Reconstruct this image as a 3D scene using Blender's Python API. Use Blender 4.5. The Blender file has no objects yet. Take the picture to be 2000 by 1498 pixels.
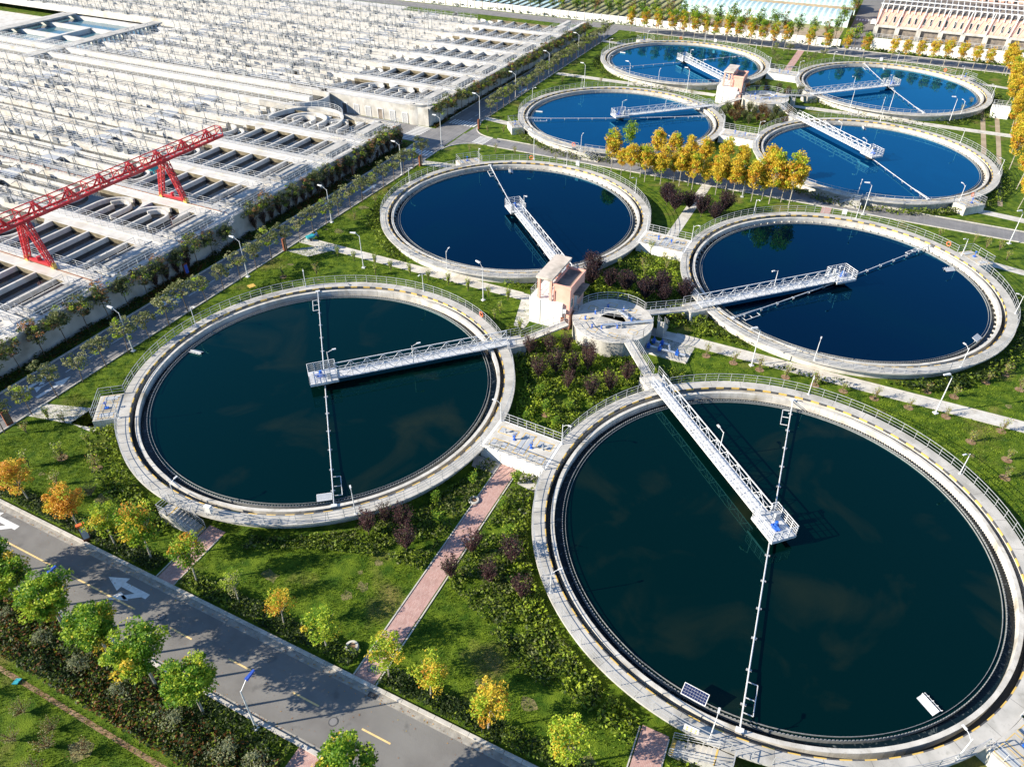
import bpy, math, random
import numpy as np
from mathutils import Vector, Matrix
PI = math.pi; R = math.radians
C = bpy.context.scene.collection
sc = bpy.context.scene
rng = np.random.default_rng(7); random.seed(7)

# ---------------- camera ----------------
pitch, roll = R(37.953), 0.0046
cam_d = bpy.data.cameras.new('camera'); cam = bpy.data.objects.new('camera', cam_d); C.objects.link(cam)
cam_d.sensor_width = 36.0; cam_d.lens = 36.0 * 1428.6 / 2000.0
cam_d.clip_start = 0.5; cam_d.clip_end = 6000
fw = Vector((-0.4353, 0.8969, 0)).normalized(); rt = Vector((fw.y, -fw.x, 0))
look = fw * math.cos(pitch) + Vector((0, 0, -math.sin(pitch)))
upv = fw * math.sin(pitch) + Vector((0, 0, math.cos(pitch)))
cr, sr = math.cos(roll), math.sin(roll)
cx = rt * cr + upv * sr; cy = upv * cr - rt * sr
m = Matrix((cx, cy, -look)).transposed().to_4x4(); m.translation = Vector((50.7923, -52.8819, 55.2808))
cam.matrix_world = m; sc.camera = cam

# ---------------- world, sun, exposure ----------------
SUN_EL, SUN_DIR = R(25.5), Vector((-0.796, -0.605, 0)).normalized()
w = bpy.data.worlds.new("World"); sc.world = w; w.use_nodes = True
nt = w.node_tree; bg = nt.nodes['Background']; sk = nt.nodes.new('ShaderNodeTexSky'); sk.sky_type = 'NISHITA'
sk.sun_disc = False; sk.sun_elevation = SUN_EL; sk.sun_rotation = math.atan2(SUN_DIR.x, SUN_DIR.y)
sk.dust_density = 0.0; sk.ozone_density = 4.0; sk.air_density = 0.9
nt.links.new(sk.outputs[0], bg.inputs[0]); bg.inputs[1].default_value = 0.10
sd = bpy.data.lights.new('sun', 'SUN'); sd.energy = 5.0; sd.angle = R(0.5); sd.color = (1.0, 0.90, 0.74)
so = bpy.data.objects.new('sun', sd); C.objects.link(so)
sdir = SUN_DIR * math.cos(SUN_EL) + Vector((0, 0, math.sin(SUN_EL)))
so.rotation_euler = (-sdir).to_track_quat('-Z', 'Y').to_euler()
sc.view_settings.view_transform = 'Standard'; sc.view_settings.look = 'None'
sc.view_settings.exposure = 1.12; sc.view_settings.gamma = 1.0
sc.cycles.max_bounces = 6; sc.cycles.diffuse_bounces = 2; sc.cycles.glossy_bounces = 3; sc.cycles.transmission_bounces = 2
sc.cycles.use_denoising = True; sc.cycles.caustics_reflective = False; sc.cycles.caustics_refractive = False

# ---------------- materials ----------------
def mat(name, c1, c2=None, scale=1.0, rough=0.8, bump=0.0, bscale=None, metal=0.0, spec=0.5, detail=4, c3=None, s3=0.1, lo=0.35, hi=0.65, t3=(0.5, 0.7)):
    mm = bpy.data.materials.new(name); mm.use_nodes = True
    t = mm.node_tree; b = t.nodes['Principled BSDF']
    b.inputs['Roughness'].default_value = rough; b.inputs['Metallic'].default_value = metal
    b.inputs['Specular IOR Level'].default_value = spec
    b.inputs['Base Color'].default_value = (*c1, 1)
    geo = t.nodes.new('ShaderNodeNewGeometry')
    if c2 is not None:
        n = t.nodes.new('ShaderNodeTexNoise'); n.inputs['Scale'].default_value = scale; n.inputs['Detail'].default_value = detail
        t.links.new(geo.outputs['Position'], n.inputs['Vector'])
        r = t.nodes.new('ShaderNodeValToRGB'); r.color_ramp.elements[0].position = lo; r.color_ramp.elements[1].position = hi
        r.color_ramp.elements[0].color = (*c1, 1); r.color_ramp.elements[1].color = (*c2, 1)
        t.links.new(n.outputs[0], r.inputs[0]); out = r.outputs[0]
        if c3 is not None:
            n3 = t.nodes.new('ShaderNodeTexNoise'); n3.inputs['Scale'].default_value = s3; n3.inputs['Detail'].default_value = 5
            t.links.new(geo.outputs['Position'], n3.inputs['Vector'])
            r3 = t.nodes.new('ShaderNodeValToRGB'); r3.color_ramp.elements[0].position = t3[0]; r3.color_ramp.elements[1].position = t3[1]
            t.links.new(n3.outputs[0], r3.inputs[0])
            mx = t.nodes.new('ShaderNodeMix'); mx.data_type = 'RGBA'; mx.inputs[7].default_value = (*c3, 1)
            t.links.new(r3.outputs[0], mx.inputs[0]); t.links.new(out, mx.inputs[6]); out = mx.outputs[2]
        t.links.new(out, b.inputs['Base Color'])
    if bump:
        n2 = t.nodes.new('ShaderNodeTexNoise'); n2.inputs['Scale'].default_value = bscale or scale; n2.inputs['Detail'].default_value = 3
        t.links.new(geo.outputs['Position'], n2.inputs['Vector'])
        bp = t.nodes.new('ShaderNodeBump'); bp.inputs['Strength'].default_value = bump; bp.inputs['Distance'].default_value = 0.1
        t.links.new(n2.outputs[0], bp.inputs['Height']); t.links.new(bp.outputs[0], b.inputs['Normal'])
    return mm
def wear(mm, sc, col, fac, rot=0.0, lo=.5, hi=.75):   # long drawn-out wear or stain marks over a material
    t = mm.node_tree; b = t.nodes['Principled BSDF']; src = b.inputs['Base Color'].links[0].from_socket
    geo = t.nodes.new('ShaderNodeNewGeometry'); mp = t.nodes.new('ShaderNodeMapping'); mp.inputs['Scale'].default_value = sc; mp.inputs['Rotation'].default_value = (0, 0, rot)
    n = t.nodes.new('ShaderNodeTexNoise'); n.inputs['Scale'].default_value = 1; n.inputs['Detail'].default_value = 6
    r = t.nodes.new('ShaderNodeValToRGB'); r.color_ramp.elements[0].position = lo; r.color_ramp.elements[1].position = hi; r.color_ramp.elements[1].color = (fac, fac, fac, 1)
    mx = t.nodes.new('ShaderNodeMix'); mx.data_type = 'RGBA'; mx.inputs[7].default_value = (*col, 1)
    t.links.new(geo.outputs['Position'], mp.inputs[0]); t.links.new(mp.outputs[0], n.inputs[0]); t.links.new(n.outputs[0], r.inputs[0]); t.links.new(r.outputs[0], mx.inputs[0]); t.links.new(src, mx.inputs[6]); t.links.new(mx.outputs[2], b.inputs['Base Color'])
def leafmat(name, c1, c2, scale=2.0, tr=0.4):
    mm = mat(name, c1, c2, scale, 0.6, spec=0.3, detail=3, lo=0.3, hi=0.7); t = mm.node_tree; b = t.nodes['Principled BSDF']
    tl = t.nodes.new('ShaderNodeBsdfTranslucent'); ms = t.nodes.new('ShaderNodeMixShader'); ms.inputs[0].default_value = tr
    src = b.inputs['Base Color'].links[0].from_socket; t.links.new(src, tl.inputs[0])
    o = t.nodes['Material Output']; t.links.new(b.outputs[0], ms.inputs[1]); t.links.new(tl.outputs[0], ms.inputs[2]); t.links.new(ms.outputs[0], o.inputs[0])
    return mm
def brickmat(name, a, b_, mortar, scale, rot=0.0):
    mm = bpy.data.materials.new(name); mm.use_nodes = True; t = mm.node_tree; b = t.nodes['Principled BSDF']
    b.inputs['Roughness'].default_value = .9
    geo = t.nodes.new('ShaderNodeNewGeometry'); mp = t.nodes.new('ShaderNodeMapping'); mp.inputs['Rotation'].default_value = (0, 0, rot)
    br = t.nodes.new('ShaderNodeTexBrick'); br.inputs['Color1'].default_value = (*a, 1); br.inputs['Color2'].default_value = (*b_, 1)
    br.inputs['Mortar'].default_value = (*mortar, 1); br.inputs['Scale'].default_value = scale; br.inputs['Mortar Size'].default_value = 0.02
    t.links.new(geo.outputs['Position'], mp.inputs[0]); t.links.new(mp.outputs[0], br.inputs[0])
    n = t.nodes.new('ShaderNodeTexNoise'); n.inputs['Scale'].default_value = .9; n.inputs['Detail'].default_value = 5; t.links.new(geo.outputs['Position'], n.inputs[0])
    mx = t.nodes.new('ShaderNodeMix'); mx.data_type = 'RGBA'; mx.blend_type = 'MULTIPLY'; mx.inputs[0].default_value = .6
    t.links.new(br.outputs[0], mx.inputs[6]); t.links.new(n.outputs[0], mx.inputs[7]); 
    ml = t.nodes.new('ShaderNodeMix'); ml.data_type = 'RGBA'; ml.blend_type = 'MIX'; ml.inputs[0].default_value = .35
    t.links.new(mx.outputs[2], ml.inputs[6]); t.links.new(br.outputs[0], ml.inputs[7]); t.links.new(ml.outputs[2], b.inputs['Base Color'])
    return mm
def watermat(name, c1, c2, bump=0.02, bsc=1.2, rough=0.03, nsc=0.12, lo=0.5, hi=0.75, tint=None, ior=1.33):
    mm = bpy.data.materials.new(name); mm.use_nodes = True; t = mm.node_tree; b = t.nodes['Principled BSDF']
    b.inputs['IOR'].default_value = 1.33; b.inputs['Roughness'].default_value = rough
    geo = t.nodes.new('ShaderNodeNewGeometry')
    n = t.nodes.new('ShaderNodeTexNoise'); n.inputs['Scale'].default_value = nsc; n.inputs['Detail'].default_value = 8; n.inputs['Distortion'].default_value = .8
    r = t.nodes.new('ShaderNodeValToRGB'); r.color_ramp.elements[0].position = lo; r.color_ramp.elements[1].position = hi
    r.color_ramp.elements[0].color = (*c1, 1); r.color_ramp.elements[1].color = (*c2, 1)
    t.links.new(geo.outputs['Position'], n.inputs[0]); t.links.new(n.outputs[0], r.inputs[0]); t.links.new(r.outputs[0], b.inputs['Base Color'])
    n2 = t.nodes.new('ShaderNodeTexNoise'); n2.inputs['Scale'].default_value = bsc; n2.inputs['Detail'].default_value = 3
    bp = t.nodes.new('ShaderNodeBump'); bp.inputs['Strength'].default_value = bump; bp.inputs['Distance'].default_value = .1
    t.links.new(geo.outputs['Position'], n2.inputs[0]); t.links.new(n2.outputs[0], bp.inputs['Height']); t.links.new(bp.outputs[0], b.inputs['Normal'])
    if tint:  # coloured gloss: reflected sky painted bluer than the sky itself
        b.inputs['Specular IOR Level'].default_value = 0.0; b.inputs['Roughness'].default_value = .6
        fr = t.nodes.new('ShaderNodeFresnel'); fr.inputs['IOR'].default_value = ior; gl = t.nodes.new('ShaderNodeBsdfGlossy'); gl.inputs['Color'].default_value = (*tint, 1); gl.inputs['Roughness'].default_value = rough
        ms = t.nodes.new('ShaderNodeMixShader'); t.links.new(bp.outputs[0], fr.inputs['Normal']); t.links.new(bp.outputs[0], gl.inputs['Normal'])
        t.links.new(fr.outputs[0], ms.inputs[0]); t.links.new(b.outputs[0], ms.inputs[1]); t.links.new(gl.outputs[0], ms.inputs[2]); t.links.new(ms.outputs[0], t.nodes['Material Output'].inputs[0])
    return mm
M = {}
M['grass'] = mat('grass', (.032, .075, .005), (.115, .17, .012), .9, .95, .7, 9, spec=.15, detail=7, c3=(.22, .17, .06), s3=.16, t3=(.58, .78))
M['grassblade'] = leafmat('grass_blades', (.035, .09, .005), (.22, .30, .02), .45, .3)
M['soil'] = mat('soil', (.035, .05, .012), (.09, .075, .03), 1.2, .95, .5, 6, spec=.1)
M['drygrass'] = mat('dry_grass', (.10, .11, .03), (.20, .17, .07), 2, .95, .5, 9)
M['redsoil'] = mat('bare_soil', (.20, .12, .07), (.32, .22, .14), 2, .95, .5, 6, spec=.1)
M['asphalt'] = mat('asphalt', (.145, .138, .13), (.185, .178, .168), .7, .9, .25, 30, c3=(.20, .195, .185), s3=.12, t3=(.45, .7))
M['asphalt2'] = mat('asphalt_grey', (.16, .16, .165), (.215, .21, .21), .5, .9, .2, 25)
wear(M['asphalt'], (.05, 1.6, 1), (.17, .165, .155), .8); wear(M['asphalt'], (.5, .5, 1), (.06, .06, .06), .6, lo=.62, hi=.72)
wear(M['asphalt2'], (1.6, .05, 1), (.27, .265, .26), .7)
M['kerb'] = mat('kerb_stone', (.42, .40, .36), (.55, .52, .48), 1.5, .85, .1, 10)
M['gutter'] = mat('gutter_concrete', (.24, .225, .20), (.36, .34, .30), 2.0, .9, .2, 12)
M['paint'] = mat('road_paint_white', (.62, .62, .6), (.75, .75, .73), 3, .7)
M['ypaint'] = mat('road_paint_yellow', (.80, .58, .26), (.66, .46, .20), 3, .7)
M['conc'] = mat('concrete', (.38, .37, .34), (.52, .50, .46), .55, .85, .12, 12, detail=8, c3=(.25, .24, .21), s3=.45, t3=(.52, .78))
wear(M['conc'], (2.5, 2.5, .3), (.22, .21, .18), .5, lo=.58, hi=.75)
M['concw'] = mat('pale_concrete', (.46, .44, .40), (.60, .58, .53), .8, .8, .1, 8, detail=8, c3=(.28, .25, .19), s3=.5, t3=(.55, .78))
wear(M['concw'], (3, 3, .35), (.20, .18, .13), .55, lo=.58, hi=.75)
M['concb'] = mat('basin_concrete', (.52, .505, .47), (.66, .64, .60), .7, .8, .1, 8, detail=8, c3=(.36, .31, .23), s3=.35, t3=(.55, .80))
wear(M['concb'], (.25, 2.5, .4), (.28, .26, .22), .55, lo=.6, hi=.75)
M['stain'] = mat('stained_channel_wall', (.10, .085, .05), (.24, .20, .13), .8, .9, .2, 5, detail=6)
M['concd'] = mat('wet_dark_concrete', (.02, .024, .024), (.045, .045, .04), 1, .4, .1, 8)
M['steel'] = mat('galvanised_steel', (.56, .57, .58), (.68, .69, .70), 4, .5, metal=.2, c3=(.35, .33, .3), s3=1.5, t3=(.55, .75))
M['rail'] = mat('railing_steel', (.38, .39, .40), (.50, .51, .52), 4, .5, metal=.25)
M['white'] = mat('white_painted_steel', (.58, .59, .60), (.70, .71, .71), 2.5, rough=.45, c3=(.42, .38, .33), s3=1.2, t3=(.6, .8))
M['blue'] = mat('blue_paint', (.02, .10, .45), (.03, .14, .55), 3, .4)
M['teal'] = mat('teal_paint', (.02, .28, .36), (.03, .35, .4), 3, .5)
M['pipe'] = mat('silver_pipe', (.55, .60, .68), (.68, .72, .78), 2, .3, metal=.6)
M['yellow'] = mat('yellow_paint', (.70, .46, .10), (.56, .38, .10), 3, .7)
M['black'] = mat('black_paint', (.05, .05, .052), (.10, .10, .10), 3, .7)
M['red'] = mat('red_crane_paint', (.52, .014, .022), (.36, .012, .018), 1.1, .5, c3=(.62, .10, .09), s3=.6, t3=(.5, .75))
M['orange'] = mat('orange_plastic', (.85, .16, .05), None, rough=.5)
M['rust'] = mat('rusty_steel', (.16, .05, .025), (.26, .09, .04), 4, .9)
M['panelblue'] = mat('blue_print', (.05, .12, .5), (.03, .08, .4), 6, .4)
M['weir'] = mat('weir_steel', (.22, .23, .23), (.32, .33, .33), 4, .5, metal=.2)
M['cover'] = mat('blue_grey_cover', (.36, .39, .42), (.44, .46, .49), 1, .6)
M['pink'] = mat('pink_render', (.70, .36, .27), (.78, .42, .33), .8, .85, c3=(.52, .31, .24), s3=.6, t3=(.6, .8))
M['wallw'] = mat('white_render', (.78, .76, .70), (.84, .82, .78), .7, .85, c3=(.55, .5, .42), s3=.4, t3=(.65, .85))
M['roof'] = mat('roof_concrete', (.50, .43, .36), (.62, .55, .47), .8, .9, c3=(.3, .27, .23), s3=.5, t3=(.55, .75))
M['roofdark'] = mat('dark_roof_felt', (.10, .09, .085), (.26, .22, .18), .9, .95)
M['glass'] = mat('dark_glass', (.02, .03, .035), None, rough=.08)
M['tealglass'] = mat('window_glass', (.03, .10, .10), None, rough=.08)
M['greenhouse'] = mat('greenhouse_film', (.42, .60, .58), (.60, .74, .72), 1.2, .35, spec=.5)
M['pv'] = mat('solar_cells', (.01, .015, .06), (.02, .03, .09), 6, .15)
M['bark'] = mat('pale_bark', (.42, .39, .33), (.24, .21, .16), 5, .9, .3, 12)
M['bark2'] = mat('brown_bark', (.16, .12, .08), (.09, .07, .05), 5, .9, .3, 12)
M['brick'] = brickmat('red_pavers', (.52, .30, .26), (.64, .42, .37), (.36, .25, .22), 2.2, R(90))
M['field'] = mat('field', (.26, .27, .10), (.36, .33, .16), .3, .95, .3, 2)
M['furrow'] = mat('furrow', (.05, .06, .03), (.10, .10, .05), 1, .95)
M['dirt'] = mat('dirt', (.30, .23, .15), (.40, .32, .22), .4, .95, .4, 3)
for nm, a, b in (('green', (.05, .15, .008), (.20, .36, .025)), ('lime', (.22, .38, .02), (.50, .56, .05)), ('yellow', (.60, .42, .03), (.78, .60, .07)),
                 ('orange', (.58, .25, .03), (.66, .36, .05)), ('olive', (.10, .13, .035), (.22, .24, .09)), ('silver', (.16, .19, .11), (.28, .30, .18)),
                 ('purple', (.045, .018, .022), (.12, .05, .05)), ('dark', (.02, .04, .012), (.05, .08, .02)), ('redbrown', (.10, .035, .012), (.22, .09, .02)),
                 ('hedge', (.08, .15, .012), (.27, .34, .035)), ('hedgedark', (.012, .028, .006), (.05, .08, .015)), ('pale', (.30, .32, .14), (.42, .40, .20)), ('blackpurple', (.015, .010, .018), (.04, .025, .035)), ('brownleaf', (.30, .13, .05), (.42, .22, .10))):
    M['l_' + nm] = leafmat('leaves_' + nm, a, b)
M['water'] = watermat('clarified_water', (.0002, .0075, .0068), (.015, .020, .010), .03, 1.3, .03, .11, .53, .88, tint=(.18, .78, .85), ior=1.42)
M['waterfar'] = watermat('sky_blue_tinted_water', (.0003, .024, .085), (.0004, .030, .10), .03, 1.3, .03, tint=(.16, .74, 1.0), ior=1.65)  # far tanks: blue sky reflection painted into the base colour and gloss
M['watermid'] = watermat('sky_navy_tinted_water', (.0002, .003, .010), (.0002, .006, .009), .03, 1.3, .03, .05, tint=(.10, .62, 1), ior=1.5)  # middle tanks: mirrored sky painted navy by the gloss over near-black water
M['trough'] = watermat('trough_water', (.004, .012, .018), (.16, .19, .20), .25, 5, .12, 2.2, .56, .78)
M['sludge'] = watermat('basin_water', (.006, .007, .010), (.030, .026, .018), .04, 2.5, .06, .3)
M['aerated'] = watermat('aerated_water', (.045, .05, .045), (.16, .155, .14), .2, 3, .2, .3)
M['pond'] = watermat('pond_water', (.05, .14, .19), (.06, .18, .24), .05, 2, .08, .3)

# ---------------- mesh helpers ----------------
class MB:
    def __init__(s): s.v = []; s.f = []; s.k = []
    def q(s, pts, k=0):
        n = len(s.v); s.v += [tuple(p) for p in pts]; s.f.append(tuple(range(n, n + len(pts)))); s.k.append(k)
    def hexa(s, b, t, k=0):   # bottom loop, top loop (same count)
        n = len(s.v); c = len(b); s.v += [tuple(p) for p in b] + [tuple(p) for p in t]
        s.f.append(tuple(n + c - 1 - i for i in range(c))); s.f.append(tuple(n + c + i for i in range(c)))
        for i in range(c):
            j = (i + 1) % c; s.f.append((n + i, n + j, n + c + j, n + c + i))
        s.k += [k] * (c + 2); return s
    def prism(s, poly, z0, z1, k=0): return s.hexa([(x, y, z0) for x, y in poly], [(x, y, z1) for x, y in poly], k)
    def box(s, x0, x1, y0, y1, z0, z1, k=0): return s.prism([(x0, y0), (x1, y0), (x1, y1), (x0, y1)], z0, z1, k)
    def rbox(s, c, ax, L, W, z0, z1, k=0):   # centred box along angle
        u = Vector((math.cos(ax), math.sin(ax))); n = Vector((-u.y, u.x)); c = Vector(c[:2])
        return s.prism([tuple(c + u * a * L / 2 + n * b * W / 2) for a, b in ((-1, -1), (1, -1), (1, 1), (-1, 1))], z0, z1, k)
    def bar(s, p, q, w, h=None, k=0, n=4):
        p = Vector(p); q = Vector(q); h = h or w; d = (q - p)
        if d.length < 1e-6: return s
        d.normalize(); side = d.cross(Vector((0, 0, 1)))
        if side.length < .01: side = Vector((1, 0, 0))
        side.normalize(); up = side.cross(d)
        if n == 4: offs = [side * a * w / 2 + up * b * h / 2 for a, b in ((-1, -1), (1, -1), (1, 1), (-1, 1))]
        else: offs = [side * math.cos(2 * PI * i / n) * w / 2 + up * math.sin(2 * PI * i / n) * w / 2 for i in range(n)]
        return s.hexa([p + o for o in offs], [q + o for o in offs], k)
    def cone(s, p, q, r0, r1, n=6, k=0):
        p = Vector(p); q = Vector(q); d = (q - p).normalized(); side = d.cross(Vector((0, 0, 1)))
        if side.length < .01: side = Vector((1, 0, 0))
        side.normalize(); up = side.cross(d)
        o = [side * math.cos(2 * PI * i / n) + up * math.sin(2 * PI * i / n) for i in range(n)]
        return s.hexa([p + a * r0 for a in o], [q + a * r1 for a in o], k)
    def ring(s, c, r0, r1, z0, z1, n=128, a0=0, a1=2 * PI, k=0):
        full = abs(a1 - a0 - 2 * PI) < 1e-6; b = len(s.v); m_ = n if full else n + 1
        for i in range(m_):
            a = a0 + (a1 - a0) * i / n; ca, sa = math.cos(a), math.sin(a)
            for r, z in ((r0, z0), (r1, z0), (r1, z1), (r0, z1)): s.v.append((c[0] + ca * r, c[1] + sa * r, z))
        for i in range(n):
            j = (i + 1) % m_
            for e in range(4):
                f = (e + 1) % 4; s.f.append((b + 4 * i + e, b + 4 * j + e, b + 4 * j + f, b + 4 * i + f)[::-1]); s.k.append(k)
        if not full:
            s.f.append((b, b + 1, b + 2, b + 3)); e = b + 4 * n; s.f.append((e + 3, e + 2, e + 1, e)); s.k += [k, k]
        return s
    def disc(s, c, r, z, n=128, k=0): s.q([(c[0] + r * math.cos(2 * PI * i / n), c[1] + r * math.sin(2 * PI * i / n), z) for i in range(n)], k); return s
    def path(s, pts, w, z0, z1, k=0):   # wall following a polyline
        P = [Vector(p) for p in pts]; L = []; Rr = []
        for i, p in enumerate(P):
            d = (P[min(i + 1, len(P) - 1)] - P[max(i - 1, 0)]).normalized(); n = Vector((-d.y, d.x)) * w / 2; L.append(p + n); Rr.append(p - n)
        for i in range(len(P) - 1):
            s.prism([tuple(Rr[i]), tuple(Rr[i + 1]), tuple(L[i + 1]), tuple(L[i])], z0, z1, k)
        return s
    def build(s, name, mats, parent=None, loc=None):
        me = bpy.data.meshes.new(name); me.from_pydata(s.v, [], s.f)
        mats = mats if isinstance(mats, (list, tuple)) else [mats]
        for x in mats: me.materials.append(M[x])
        if len(mats) > 1: me.polygons.foreach_set('material_index', s.k)
        me.update(); o = bpy.data.objects.new(name, me); C.objects.link(o)
        if parent: o.parent = parent
        if loc: o.location = loc
        return o
def tag(o, label=None, cat=None, group=None, kind=None):
    if label: o['label'] = label
    if cat: o['category'] = cat
    if group: o['group'] = group
    if kind: o['kind'] = kind
    return o
def thing(name, label, cat, loc=(0, 0, 0), rz=0, group=None):
    o = bpy.data.objects.new(name, None); C.objects.link(o); o.location = loc; o.rotation_euler = (0, 0, rz); o.empty_display_size = .3
    return tag(o, label, cat, group)
def struct(name, mb, m_): return tag(mb.build(name, m_), kind='structure')
def copy_tree(o, parent=None):
    c = o.copy(); C.objects.link(c)
    if parent: c.parent = parent
    for ch in kids.get(o.name, ()): copy_tree(ch, c)
    return c
kids = {}; USED = set()
def reg(o):
    kids[o.name] = list(o.children)
    for ch in o.children: reg(ch)
def place(proto, loc, rz, label, group=None, s=1.0, tilt=(0, 0)):
    if proto.name not in USED: USED.add(proto.name); o = proto
    else: o = copy_tree(proto)
    o.location = loc; o.rotation_euler = (tilt[0], tilt[1], rz); o.scale = (s, s, s); o['label'] = label
    if group: o['group'] = group
    return o
def npmesh(name, V, nper, mats, mi=None, parent=None):
    V = np.asarray(V, np.float32).reshape(-1, 3); n = len(V) // nper
    me = bpy.data.meshes.new(name); me.vertices.add(len(V)); me.vertices.foreach_set('co', V.ravel())
    me.loops.add(len(V)); me.loops.foreach_set('vertex_index', np.arange(len(V), dtype=np.int32))
    me.polygons.add(n); me.polygons.foreach_set('loop_start', np.arange(n, dtype=np.int32) * nper)
    for x in mats: me.materials.append(M[x])
    if mi is not None: me.polygons.foreach_set('material_index', np.asarray(mi, np.int32))
    me.update(); me.validate(); o = bpy.data.objects.new(name, me); C.objects.link(o)
    if parent: o.parent = parent
    return o
def leafquads(P, size, upbias=.6):
    n = len(P); a = rng.normal(size=(n, 3)); a[:, 2] *= .5; a /= np.linalg.norm(a, axis=1)[:, None]
    b = rng.normal(size=(n, 3)); b[:, 2] *= (1 - upbias); b -= a * (a * b).sum(1)[:, None]; b /= np.linalg.norm(b, axis=1)[:, None]
    sz = size * rng.uniform(.6, 1.3, size=(n, 1)); P = np.asarray(P)
    return np.stack([P - a * sz, P + b * sz * .55, P + a * sz, P - b * sz * .55], 1).reshape(-1, 3)

def rail_line(mb, p, q, z, h=1.15, step=1.5, z2=None, t=.045, nr=3):
    p = Vector(p[:2]); q = Vector(q[:2]); L = (q - p).length; n = max(1, round(L / step)); z2 = z if z2 is None else z2
    for i in range(n + 1):
        a = p.lerp(q, i / n); zz = z + (z2 - z) * i / n; mb.bar((a.x, a.y, zz), (a.x, a.y, zz + h), t)
    for k in range(nr):
        e = h * (1 - k / nr); mb.bar((p.x, p.y, z + e), (q.x, q.y, z2 + e), t if k == 0 else t * .7)
def rail_arc(mb, c, r, z, a0, a1, h=1.15, step=1.5, t=.045, nr=3):
    n = max(1, round(abs(a1 - a0) * r / step)); P = [(c[0] + r * math.cos(a0 + (a1 - a0) * i / n), c[1] + r * math.sin(a0 + (a1 - a0) * i / n)) for i in range(n + 1)]
    for x, y in P: mb.bar((x, y, z), (x, y, z + h), t)
    for i in range(n):
        for k in range(nr):
            e = h * (1 - k / nr); mb.bar((*P[i], z + e), (*P[i + 1], z + e), t if k == 0 else t * .7)

# ---------------- ground, roads ----------------
g = MB(); g.q([(-900, -500, 0), (900, -500, 0), (900, 1100, 0), (-900, 1100, 0)]); struct('ground', g, 'grass')
def sheet(name, polys, z, m_):
    mb = MB()
    for p in polys: mb.q([(x, y, z) for x, y in p])
    return struct(name, mb, m_)
def fillet(cx_, cy_, r, a0, a1, corner, n=8):
    return [corner] + [(cx_ + r * math.cos(R(a0 + (a1 - a0) * i / n)), cy_ + r * math.sin(R(a0 + (a1 - a0) * i / n))) for i in range(n + 1)]
# front road
sheet('front_road', [[(-120, -35.45), (140, -35.45), (140, -29.95), (-120, -29.95)]], .012, 'asphalt')
# side road along the basins, and cross roads
EX0, EX1 = -28.0, -30.6
sheet('side_road', [[(-34.2, -28), (EX0, -28), (EX0, 60), (-29.2, 100), (EX1, 193.4), (-36.4, 193.4), (-36.0, 100), (-34.9, 60)]], .012, 'asphalt2')
sheet('cross_road', [[(-28.3, 81.8), (140, 81.8), (140, 86), (-28.5, 86)], fillet(-21.5, 75.2, 6.6, 90, 180, (-28.2, 81.9)), fillet(-21.5, 92.6, 6.6, 180, 270, (-28.2, 85.9)),
       [(-80, 76.8), (-34.8, 76.8), (-34.8, 85.8), (-80, 85.8)]], .016, 'asphalt2')
sheet('back_road', [[(-200, 193.0), (160, 193.0), (160, 200.2), (-200, 200.2)]], .020, 'asphalt2')
sheet('far_road', [[(36.5, 200.3), (43.2, 200.3), (43.0, 330), (35.0, 330)]], .014, 'asphalt')
# kerbs and gutters
k = MB()
for i in range(66):
    x = -24 + i * 1.5 - 12
    k.box(x, x + 1.47, -29.75, -29.45, 0, .15); k.box(x, x + 1.47, -36.0, -35.7, 0, .15)
for i in range(52):
    y = -27 + i * 2
    x = EX0 if y < 60 else EX0 - (y - 60) * .03
    k.box(x + .05, x + .2, y, y + 1.97, 0, .14)
    xl = -34.2 if y < 60 else -34.2 - (y - 60) * .028
    k.box(xl - .35, xl - .1, y, y + 1.97, 0, .14)
for i in range(40):
    y = 93 + i * 2.5; x = -28.9 - (y - 93) * .017
    if y < 190: k.box(x + .05, x + .2, y, y + 2.46, 0, .14); k.box(-35.9 - (y - 93) * .005 - .3, -35.9 - (y - 93) * .005 - .1, y, y + 2.46, 0, .14)
for i in range(48):
    x = -20.5 + i * 2.1; k.box(x, x + 2.07, 81.5, 81.7, 0, .13); k.box(x, x + 2.07, 86.1, 86.3, 0, .13)
for i in range(40):
    x = -25 + i * 3; k.box(x, x + 2.97, 192.7, 192.95, 0, .13); k.box(x, x + 2.97, 200.3, 200.6, 0, .13)
k.ring((-21.5, 75.2), 6.4, 6.6, 0, .13, 12, R(90), R(180)); k.ring((-21.5, 92.6), 6.4, 6.6, 0, .13, 12, R(180), R(270))
tag(k.build('kerbs', 'kerb'), kind='structure')
k = MB(); k.q([(-60, -30.35, .018), (80, -30.35, .018), (80, -29.75, .018), (-60, -29.75, .018)]); k.q([(-60, -35.75, .018), (80, -35.75, .018), (80, -35.4, .018), (-60, -35.4, .018)])
struct('gutter', k, 'gutter')
k = MB()
for i in range(-3, 12): k.q([(8.4 + 6.67 * i + a, -32.78 + b, .024) for a, b in ((0, -.07), (2.6, -.07), (2.6, .07), (0, .07))])
k.q([(-30, -32.85, .025), (4.2, -32.85, .025), (4.2, -32.7, .025), (-30, -32.7, .025)])
k2 = MB()
for i in range(60):
    y = -22 + i * 3.4
    if 74 < y < 92: continue
    x = -31.1 - max(0, y - 60) * .017
    k2.q([(x - .06, y, .024), (x + .06, y, .024), (x + .06, y + 2.0, .024), (x - .06, y + 2.0, .024)])
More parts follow.
